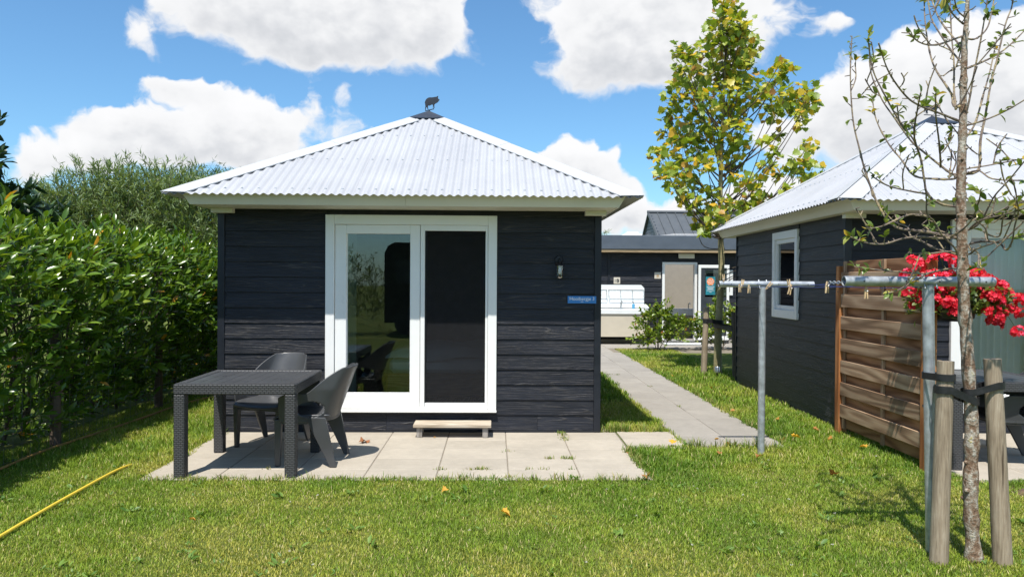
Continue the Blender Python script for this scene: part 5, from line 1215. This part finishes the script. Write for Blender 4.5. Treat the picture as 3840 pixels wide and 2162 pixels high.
# shrubs along the end of the side lawn
BE = long_leaf(.62, .1, .15)
shrub('beech_shrub', 'young beech shrub in front of the outdoor washing unit', 'shrub', [(3.75, 17.25, .5, .50, .3, .40), (3.85, 17.25, .8, .32, .25, .28), (4.25, 17.3, .45, .30, .25, .32), (3.55, 17.2, .30, .32, .25, .25), (4.55, 17.3, .62, .35, .2, .12)], 170, 17, .075, .24, 'beech', (3.85, 17.25, 0), tpl=BE, up=.35, droop=.2, rad=.012)
shrub('beech_shrub', 'yellowing beech shrub behind the staked plane tree', 'shrub', [(5.15, 17.4, .55, .38, .3, .36), (5.3, 17.4, .88, .30, .25, .28), (5.6, 17.4, .75, .35, .25, .35), (4.95, 17.35, .4, .30, .25, .2), (6.0, 17.4, .5, .4, .3, .4)], 165, 17, .075, .24, 'beech', (5.35, 17.4, 0), tpl=BE, up=.35, droop=.2, rad=.012)

# ------------------------------------------------------------------ plane tree
def plane_tree():
    t = thing('plane_tree', 'slender staked plane tree turning yellow behind the neighbour cabin', 'tree', (3.92, 12.9, 0)); o = np.array([3.92, 12.9, 0])
    tk_ = MB(); p_ = branch_mesh(tk_, [(0, 0, -.05), (.01, 0, .8), (.06, .02, 1.8), (.03, 0, 2.6), (.03, 0, 3.6), (.06, 0, 4.6), (.09, 0, 5.5), (.13, 0, 6.25)], .078, .012, 12, 9, .10)
    for i in range(14):
        j = random.randint(3, 36); a = random.uniform(0, 6.28); c = p_[j]; r = .075*(1-j/70); d = np.array([math.cos(a), math.sin(a), .1])
        tk_.tube([tuple(c+d*r*.7), tuple(c+d*r*1.2)], [r*.4, r*.2], 7)
    tk_.build('trunk', 'planebark', t, smooth=True)
    br = MB(); P = []; D = []; S = []
    for (x, y, z, r) in PLANE_CL:
        c = np.array([x, y, z])-o; hd = np.linalg.norm(c[:2]); zs = max(2.35, c[2]-.55*hd-.5-random.random()*.5)
        zs = min(zs, 6.0); k = int(min(len(p_)-1, np.argmin(abs(p_[:, 2]-zs)))); b = p_[k]
        mid = b+(c-b)*.5+np.array([(c-b)[0]*.10, (c-b)[1]*.10, -.05*hd])
        branch_mesh(br, [tuple(b), tuple(mid), tuple(c)], .010+.006*hd, .004, 6, 5)
        n = int(12+720*r*r)
        for i in range(n):
            q = unit(rng.normal(0, 1, 3))*random.random()**.45*r*1.08; q[1] *= 1.25; pp = c+q
            dd = unit(q/ (r+1e-6)*.7+rng.normal(0, .6, 3)+np.array([0, 0, -.15])); P.append(pp); D.append(dd); S.append(random.uniform(.085, .165))
            if random.random() < .35: br.tube([tuple(c+q*.15), tuple(pp)], [.0035, .002], 3, False)
    for k in range(5):
        a = .3*k-.6; b = p_[14]+np.array([0, 0, .1*k]); e = b+np.array([.35+.1*k, random.uniform(-.2, .2), .25-.05*k]); branch_mesh(br, [tuple(b), tuple((b+e)/2+[0, 0, .08]), tuple(e)], .012, .004, 6, 5)
    branch_mesh(br, [tuple(p_[22]), (-.28, .0, 2.25), (-.45, 0, 2.75), (-.62, 0, 2.9)], .010, .003, 6, 5)
    br.build('branches', 'twigdark', t, smooth=True)
    P, D, S = map(np.array, (P, D, S)); Nh = np.tile([-.25, -.7, .8], (len(P), 1))+rng.normal(0, .55, (len(P), 3))
    tp = plane_leaf(); ix = np.argsort(P[:, 1]-1.5*S)
    me = np_mesh('leaf', np.array(tp[0]), np.array(tp[1]), 'plane_one')
    leaf_objs('leaf', [me], ix[:300], P, D, Nh, S, t)
    r_ = ix[300:]; V, F = scatter(*tp, P[r_], D[r_], Nh[r_], S[r_]); tag(mobj('leaves', np_mesh('leaves', V, F, 'plane', rnd=np.repeat(rng.random(len(r_)), len(tp[0]))), t), kind='stuff')
plane_tree()
stake('pale round stake beside the plane tree, on the path side', (3.66, 12.85, -.1), (3.70, 12.85, 1.16), .05, 'stake')
stake('dark shaded round stake between the plane trunk and the cabin wall', (4.05, 12.30, -.1), (4.03, 12.35, 1.10), .05, 'stake_shaded')
strap('dark strap tying the plane trunk to its pale stake', loop_xy((3.695, 12.85, 0), .056, (3.93, 12.9, 0), .088, .93, .90), .035, 'straps on the plane tree')
strap('dark strap tying the plane trunk to its shaded stake', loop_xy((3.935, 12.9, 0), .09, (4.035, 12.36, 0), .058, .84, .82), .035, 'straps on the plane tree')
gs = thing('garden_spotlight', 'small silver garden spotlight at the foot of the plane trunk', 'spotlight', (3.80, 12.52, 0))
MB().tube([(0, 0, -.03), (0, 0, .06)], .012, 8).build('spike', 'black_metal', gs)
MB().lathe([(.03, .06), (.042, .07), (.042, .16), (.038, .165), (.0, .160)], 16).build('lamp_body', 'chrome', gs, smooth=40)

# ------------------------------------------------------------------ washroom building at the back
wb = thing('washroom_building', 'flat-roofed dark board washroom building at the end of the path', 'building', (0, 19.3, 0))
OX0, OX1, OZ = 4.44, 5.24, 2.06
wl = MB().box(-2, OX0-.0, .02, .14, 0, 2.42).box(OX1, 10, .02, .14, 0, 2.42).box(OX0, OX1, .02, .14, OZ, 2.42).box(9.9, 10, .14, 4.5, 0, 2.42).box(-2, -1.9, .14, 4.5, 0, 2.42).box(-1.9, 9.9, 4.4, 4.5, 0, 2.42)
wwall = wl.build('wall', 'trim', wb)
VX = 2.98
for k in range(17):
    z0 = .10+.138*k; zt = min(z0+.149, 2.36)
    if z0 > 2.33: break
    for (a, b) in ((-2, VX-.03), (VX+.03, OX0-.06), (OX1+.06, 10)):
        plank_front(wwall, a, b, z0, zt, .0, 'x', .138)
    if z0 > OZ+.06: plank_front(wwall, OX0-.06, OX1+.06, z0, zt, .0, 'x', .138)
MB().box(VX-.028, VX+.028, -.025, .02, .10, 2.36, .003).build('joint_strip', 'trim', wb)
MB().box(-2.1, 10.1, -.03, .02, .0, .098, .003).build('plinth', 'slab_grey', wb)
rf = MB().box(-2.25, 10.25, -.32, .5, 2.44, 2.80, .01).box(-2.25, 10.25, 2.5, 4.7, 2.44, 2.80, .01).box(-2.25, 4.1, .5, 2.5, 2.44, 2.80).box(6.5, 10.25, .5, 2.5, 2.44, 2.80).build('flat_roof', 'fasciadark', wb)
MB().box(-2.2, 10.2, -.30, -.02, 2.362, 2.438, .004).build('eaves_strip', 'stripwood', rf)
MB().hexa([(4.08, .48, 2.802), (6.52, .48, 2.802), (6.52, 2.52, 2.802), (4.08, 2.52, 2.802)], [(4.9, .9, 2.93), (5.8, .9, 2.93), (5.8, 2.1, 2.93), (4.9, 2.1, 2.93)]).build('skylight_dome', 'dome', rf)
MB().box(4.80, 5.22, -.06, -.022, 2.22, 2.345, .008).build('emergency_light', 'cream', wb)
dfm = MB().box(OX0-.06, OX0+.005, -.04, .10, .08, OZ+.06, .004).box(OX1-.005, OX1+.06, -.04, .10, .08, OZ+.06, .004).box(OX0+.005, OX1-.005, -.04, .10, OZ, OZ+.06, .004)
dfm.build('door_frame', 'white', wb)
MB().box(OX0, OX1, -.06, .14, .05, .082, .004).build('threshold', 'chrome', wb)
# washroom interior
it = MB().box(OX0-.6, 6.6, .14, 2.6, .02, .06)
it.build('interior_floor', 'slab_grey', wb)
MB().box(OX0-.62, OX0-.58, .14, 2.6, .06, 2.4).box(6.6, 6.64, .14, 2.6, .06, 2.4).box(OX0-.58, 6.6, 2.58, 2.62, .06, 2.4).build('interior_wall', 'beigewall', wb)
bs = thing('wash_basin', 'grey washbasin block seen through the open washroom door', 'basin', (5.25, 20.5, .06))
MB().hexa([(-.45, -.25, .62), (.4, -.25, .62), (.4, .3, .62), (-.45, .3, .62)], [(-.38, -.12, 0), (.4, -.12, 0), (.4, .3, 0), (-.38, .3, 0)]).build('pedestal', 'slab_grey', bs)
MB().box(-.47, .42, -.27, .3, .622, .80, .012).build('basin_top', 'unit_white', bs)
MB().tube([(.2, .2, .8), (.2, .2, .93), (.2, .05, .96), (.2, .02, .92)], .014, 8).build('tap', 'chrome', bs, smooth=True)
# open glazed door and the wall window behind it
wn = MB().box(5.45, 6.24, -.045, -.018, 1.26, 1.34, .004).box(5.45, 6.24, -.045, -.018, 1.84, 1.92, .004).box(5.45, 5.53, -.045, -.018, 1.34, 1.84, .004).box(6.16, 6.24, -.045, -.018, 1.34, 1.84, .004).box(5.53, 6.16, -.040, -.018, 1.58, 1.61)
wnd = wn.build('window', 'white', wb)
MB().box(5.53, 6.16, -.024, -.020, 1.34, 1.84).build('pane', 'door_dark', wnd)
MB().box(5.98, 6.14, -.028, -.0245, 1.36, 1.56).build('notice_sheet', 'beigewall', wnd)
dl = MB().box(5.29, 5.355, -.20, -.155, .10, 2.05, .004).box(6.03, 6.095, -.20, -.155, .10, 2.05, .004).box(5.355, 6.03, -.20, -.155, 1.97, 2.05, .004).box(5.355, 6.03, -.20, -.155, .10, .20, .004)
dlo = dl.build('open_door', 'white', wb)
MB().box(5.355, 6.03, -.184, -.172, .20, 1.22).build('door_panel', 'door_dark', dlo)
MB().box(5.355, 5.46, -.184, -.172, 1.22, 1.97).build('door_panel', 'door_dark', dlo)
MB().box(5.46, 6.03, -.184, -.172, 1.92, 1.97).build('door_panel', 'door_dark', dlo)
MB().box(5.46, 6.03, -.181, -.177, 1.22, 1.92).build('pane', 'glass_thin', dlo)
MB().tube([(5.99, -.20, 1.04), (5.99, -.235, 1.04), (5.88, -.24, 1.04)], .010, 8).build('handle', 'chrome', dlo)
po = thing('poster', 'teal poster with orange disc reading PAK JE BUITEN KANS on the glass door', 'poster', (5.605, 19.112, 1.51))
MB().box(-.125, .125, -.002, .0, -.235, .235).build('sheet', 'ink_teal', po)
MB().prism([(.098*math.cos(a), .098*math.sin(a)+.11) for a in np.linspace(0, 2*PI, 25)[:-1]], -.0034, -.0024, lambda a, b, q: (a, q, b)).build('disc', 'ink_orange', po, fix=True)
for k, (s, z) in enumerate((('PAK JE', .155), ('BUITEN', .108), ('KANS', .062))): mobj('lettering', text_mesh(s, .050, 'ink_white'), po, (0, -.0042, z), (R(90), 0, 0))
ln = MB()
for z, w in ((.018, .075), (-.025, .10), (-.045, .085), (-.075, .07), (-.09, .08), (-.125, .10), (-.165, .03)): ln.box(-w, w, -.0032, -.0024, z-.004, z+.004)
ln.build('small_print', 'ink_white', po)
def pict(label, x, z, hand):
    t = thing('pictogram_sign', label, 'sign', (x, 19.279, z), 0, 'square pictogram signs on the washroom wall')
    MB().box(-.085, .085, -.006, .0, -.085, .085, .002).build('plate', 'beigewall', t)
    m = MB()
    if hand:
        m.box(-.06, -.005, -.008, -.006, .005, .016).box(-.06, -.005, -.008, -.006, -.03, -.019)
        m.prism([(-.01, .02), (.02, .05), (.05, .03), (.055, -.04), (.02, -.05), (-.01, -.035), (.02, -.01)], -.0085, -.0065, lambda a, b, q: (a, q, b))
    else: m.box(-.03, .03, -.008, -.006, -.05, .02).lathe([(0, 0), (.001, 0)], 3)
    m.build('pictogram', 'ink_dark' if hand else 'stripwood', t, fix=True)
pict('square pictogram sign with washing hands above the washing unit', 3.19, 1.63, True)
pict('square faded pictogram sign beside the washroom door frame', 4.26, 1.77, False)
# outdoor washing unit
wu = thing('washing_unit', 'white outdoor washing-up unit with long splashback against the washroom wall', 'sink unit', (0, 19.28, 0))
MB().prism([(1.0, .92), (3.90, .92), (3.90, 1.44), (3.82, 1.52), (1.0, 1.52)], -.04, -.012, lambda a, b, q: (a, q, b)).build('splashback', 'unit_white', wu, fix=True)
MB().prism([(-.042, .92), (-.55, .92), (-.55, .96), (-.15, 1.02), (-.042, 1.02)], 3.90, 3.925, lambda a, b, q: (q, a, b)).build('end_panel', 'unit_white', wu, fix=True)
MB().box(1.0, 3.90, -.58, -.042, .78, .90, .006).build('counter', 'unit_white', wu)
MB().box(1.0, 3.88, -.55, -.012, .20, .778, .004).build('front_panel', 'unit_beige', wu)
MB().lathe([(.0, 0), (.20, 0), (.20, .003), (.0, .003)], 20, (3.15, -.3, .9005), False).build('sink_bowl', 'chrome', wu)
MB().tube([(3.28, -.12, .90), (3.28, -.12, 1.06), (3.28, -.22, 1.09), (3.28, -.26, 1.05)], .022, 8).build('tap', 'chrome', wu, smooth=True)
rk = MB()
for x0, x1 in ((1.3, 2.9), (2.96, 3.88)):
    for z, y in ((1.40, -.16), (1.40, -.05), (1.26, -.14)): rk.tube([(x0, y, z), (x1, y, z)], .006, 5)
    n = max(2, int((x1-x0)/.28))
    for i in range(n+1):
        x = x0+(x1-x0)*i/n; rk.tube([(x, -.045, 1.40), (x, -.16, 1.40), (x, -.14, 1.26), (x, -.05, 1.28)], .006, 5)
rk.build('drying_rack', 'steel', wu)
sb = thing('soap_bottle', 'small blue soap pump bottle on the washing unit', 'bottle', (3.58, 19.02, .901))
MB().lathe([(.0, 0), (.036, 0), (.038, .01), (.038, .10), (.030, .125), (.013, .135), (.0, .136)], 14, cap=False).build('body', 'soap', sb, smooth=40)
MB().tube([(0, 0, .13), (0, 0, .18), (-.04, 0, .182)], .007, 6).build('pump', 'black_metal', sb)
dg_ = thing('floor_grate', 'pale slatted floor grate in front of the washroom door', 'grate', (4.85, 18.85, .008))
for k in range(13): MB().box(-.52+.08*k, -.47+.08*k, -.27, .27, .0, .02, .003).build('slat', 'unit_white', dg_)
for y0 in (-.30, .275): MB().box(-.55, .54, y0, y0+.025, .0, .022).build('grate_bar', 'steel', dg_)

# ------------------------------------------------------------------ building with dark seamed roof behind, camper
bb = thing('barn', 'dark barn with grey standing-seam roof behind the washroom building', 'building', (6.0, 28.5, 0))
MB().box(0, 9, -1.7, 1.3, 0, 3.22).prism([(-1.7, 3.22), (1.3, 3.22), (-.0, 4.20)], .0, .06, lambda a, b, q: (q, a, b)).build('wall', 'fasciadark', bb, fix=True)
for k in range(7):
    z = 3.24+.13*k; u = (4.2-z)/.98
    MB().box(-.03, .002, -1.65*u, 1.25*u, z, z+.115).build('gable_board', 'fasciadark', bb)
rs = MB().hexa([(-.12, -1.95, 3.09), (9.1, -1.95, 3.09), (9.1, 0, 4.27), (-.12, 0, 4.27)], [(-.12, -1.95, 3.03), (9.1, -1.95, 3.03), (9.1, 0, 4.20), (-.12, 0, 4.20)]).hexa([(-.12, 0, 4.27), (9.1, 0, 4.27), (9.1, 1.5, 3.1), (-.12, 1.5, 3.1)], [(-.12, 0, 4.2), (9.1, 0, 4.2), (9.1, 1.5, 3.03), (-.12, 1.5, 3.03)])
rso = rs.build('roof', 'darkroof', bb)
for k in range(27):
    x = -.1+.345*k; MB().hexa([(x, -1.96, 3.088), (x+.03, -1.96, 3.088), (x+.03, 0, 4.268), (x, 0, 4.268)], [(x, -1.96, 3.128), (x+.03, -1.96, 3.128), (x+.03, 0, 4.308), (x, 0, 4.308)]).build('roof_seam', 'darkroof', rso)
MB().tube([(-.13, -.01, 4.30), (9.1, -.01, 4.30)], .06, 8).build('ridge_cap', 'darkroof', rso)
cv = thing('camper_van', 'white camper roof just showing above the washroom roof', 'camper', (5.05, 30.6, 0))
MB().box(-.02, 1.25, -1.0, 4, .5, 3.55, .25).build('body', 'camper', cv, smooth=True)
MB().box(.3, .8, -.6, -.1, 3.551, 3.62, .03).build('roof_hatch', 'unit_white', cv)
for yy in (-.3, 3.2):
    for xx in (0.0, 1.05): MB().lathe([(.0, 0), (.32, 0), (.32, .18), (.0, .18)], 16, cap=False).build('wheel', 'rubber', cv, loc=(xx, yy, .33), rot=(0, R(90), 0))
MB().box(.1, 1.1, -1.01, -.98, 2.1, 2.8).build('windscreen', 'door_dark', cv)

# ------------------------------------------------------------------ fallen leaves
fl = plane_leaf(); fv = np.array(fl[0]); fv[:, 2] += .9*fv[:, 1]**2-.35*(fv[:, 0]-.3)**2+.10*np.sin(fv[:, 0]*11)
fmesh = np_mesh('fallen_leaf', fv, np.array(fl[1]), 'fallen')
FL = [((.05, 5.02), .085, 'bright yellow fallen leaf alone in the middle of the lawn'), ((1.235, 5.93), .085, 'yellow fallen leaf at the front corner of the patio'), ((1.72, 7.10), .10, 'yellow fallen leaf where the patio slabs meet the lawn'), ((-.35, 5.55), .065, 'orange-brown fallen leaf in grass near the patio front edge'), ((1.27, 6.85), .06, 'small brown fallen leaf on the patio side edge'), ((-.60, 7.50), .035, 'tiny orange leaf beside the leg of the step'),
      ((2.32, 7.18), .08, 'brown fallen leaf on the end of the path'), ((2.28, 7.45), .05, 'small leaf on the path joint near the line post shadow'), ((2.40, 6.60), .08, 'pale brown leaf at the foot of the line post on the path'), ((2.05, 6.68), .07, 'brown leaf in the grass in front of the path end'), ((2.87, 7.3), .08, 'orange leaf at the path edge next to the line post'), ((3.03, 7.45), .10, 'large orange leaf between the path and the fence post'), ((3.42, 7.38), .075, 'orange leaf in the grass before the fence panel'), ((3.42, 7.85), .09, 'pale yellow leaf lying by the fence post'), ((2.82, 6.02), .10, 'yellow-brown leaf on the lawn between the posts'), ((3.55, 6.95), .085, 'orange leaf beneath the fence boards'), ((3.15, 5.1), .08, 'pale tan leaf on the shaded lawn near the pear tree'), ((-1.98, 4.85), .05, 'small orange leaf on the lawn near the yellow hose')]
for (x, y), s, lab in FL:
    o = mobj('fallen_leaf', fmesh, None, (x, y, .040 if not (7.12 < y < 16 and 1.87 < x < 2.86) and not (-2.8 < x < 1.28 and 5.93 < y < 7.8) else .012), (random.uniform(-.5, .5), random.uniform(-.4, .4), random.uniform(0, 6.28)), (s*.85,)*3)
    tag(o, lab, 'leaf', 'fallen leaves')
for (x, y), s_, lab in [((2.93, 7.95), .06, 'small orange leaf on the path edge just beyond the line post'), ((2.92, 8.9), .055, 'small brown leaf on the path edge short of the side window'), ((3.25, 8.35), .06, 'small yellow leaf midway between the path and the cabin side wall'), ((3.5, 9.6), .05, 'small brown leaf in the grass beneath the side window'), ((3.2, 10.9), .06, 'small leaf in the grass short of the garden spotlight'), ((2.95, 12.2), .06, 'small pale leaf on the path edge level with the plane tree')]:
    o = mobj('fallen_leaf', fmesh, None, (x, y, .045), (random.uniform(-.5, .5), random.uniform(-.4, .4), random.uniform(0, 6.28)), (s_,)*3)
    tag(o, lab, 'leaf', 'fallen leaves')
cl_ = fv.copy(); cl_[:, 2] = .35*np.sin(cl_[:, 1]*9)*.5+.3*cl_[:, 0]**2
o = mobj('fallen_leaf', np_mesh('fallen_leaf', cl_, np.array(fl[1]), 'fallen_brown'), None, (-1.25, 7.25, .025), (.2, .1, 2.2), (.11,)*3); tag(o, 'curled brown dry leaf on the patio beside the chair', 'leaf', 'fallen leaves')

# ------------------------------------------------------------------ what stands behind the photographer, mirrored in the door glass
shrub('willow_bush', 'willow bush mirrored in the upper corner of the sliding door glass', 'bush', [(-6.6, -7, 1.3, 1.3, .8, 1.2), (-5.0, -7, 1.4, 1.2, .8, 1.2), (-3.6, -7.2, 1.2, 1.0, .8, 1.1), (-8.5, -7, 1.2, 1.3, .8, 1.2), (.8, -7.5, 1.4, 1.4, .8, 1.4), (3.2, -7.5, 1.4, 1.4, .8, 1.4), (6, -7.5, 1.4, 1.8, .8, 1.4)], 1700, 15, .14, .42, 'willow', (-3, -7.2, 0), rad=.006)
vn = thing('parked_van', 'dark parked van mirrored in the sliding door glass', 'van', (-2.0, -6.2, 0))
MB().prism([(-1.25, .35), (3.2, .35), (3.2, 1.1), (2.9, 1.25), (2.1, 2.5), (1.9, 2.68), (-.95, 2.72), (-1.15, 2.62), (-1.25, 2.4)], -1.9, -.0, lambda a, b, q: (a, q, b)).build('body', 'black_metal', vn, fix=True, smooth=30)
MB().box(-.9, .3, -.002, .012, 1.5, 2.2, .004).box(.45, 1.6, -.002, .012, 1.5, 2.2, .004).build('side_window', 'door_dark', vn)
for xx in (-.6, 2.2): MB().lathe([(.0, 0), (.34, 0), (.34, .2), (.0, .2)], 18, cap=False).build('wheel', 'rubber', vn, loc=(xx, -.15, .34), rot=(R(90), 0, R(180)))
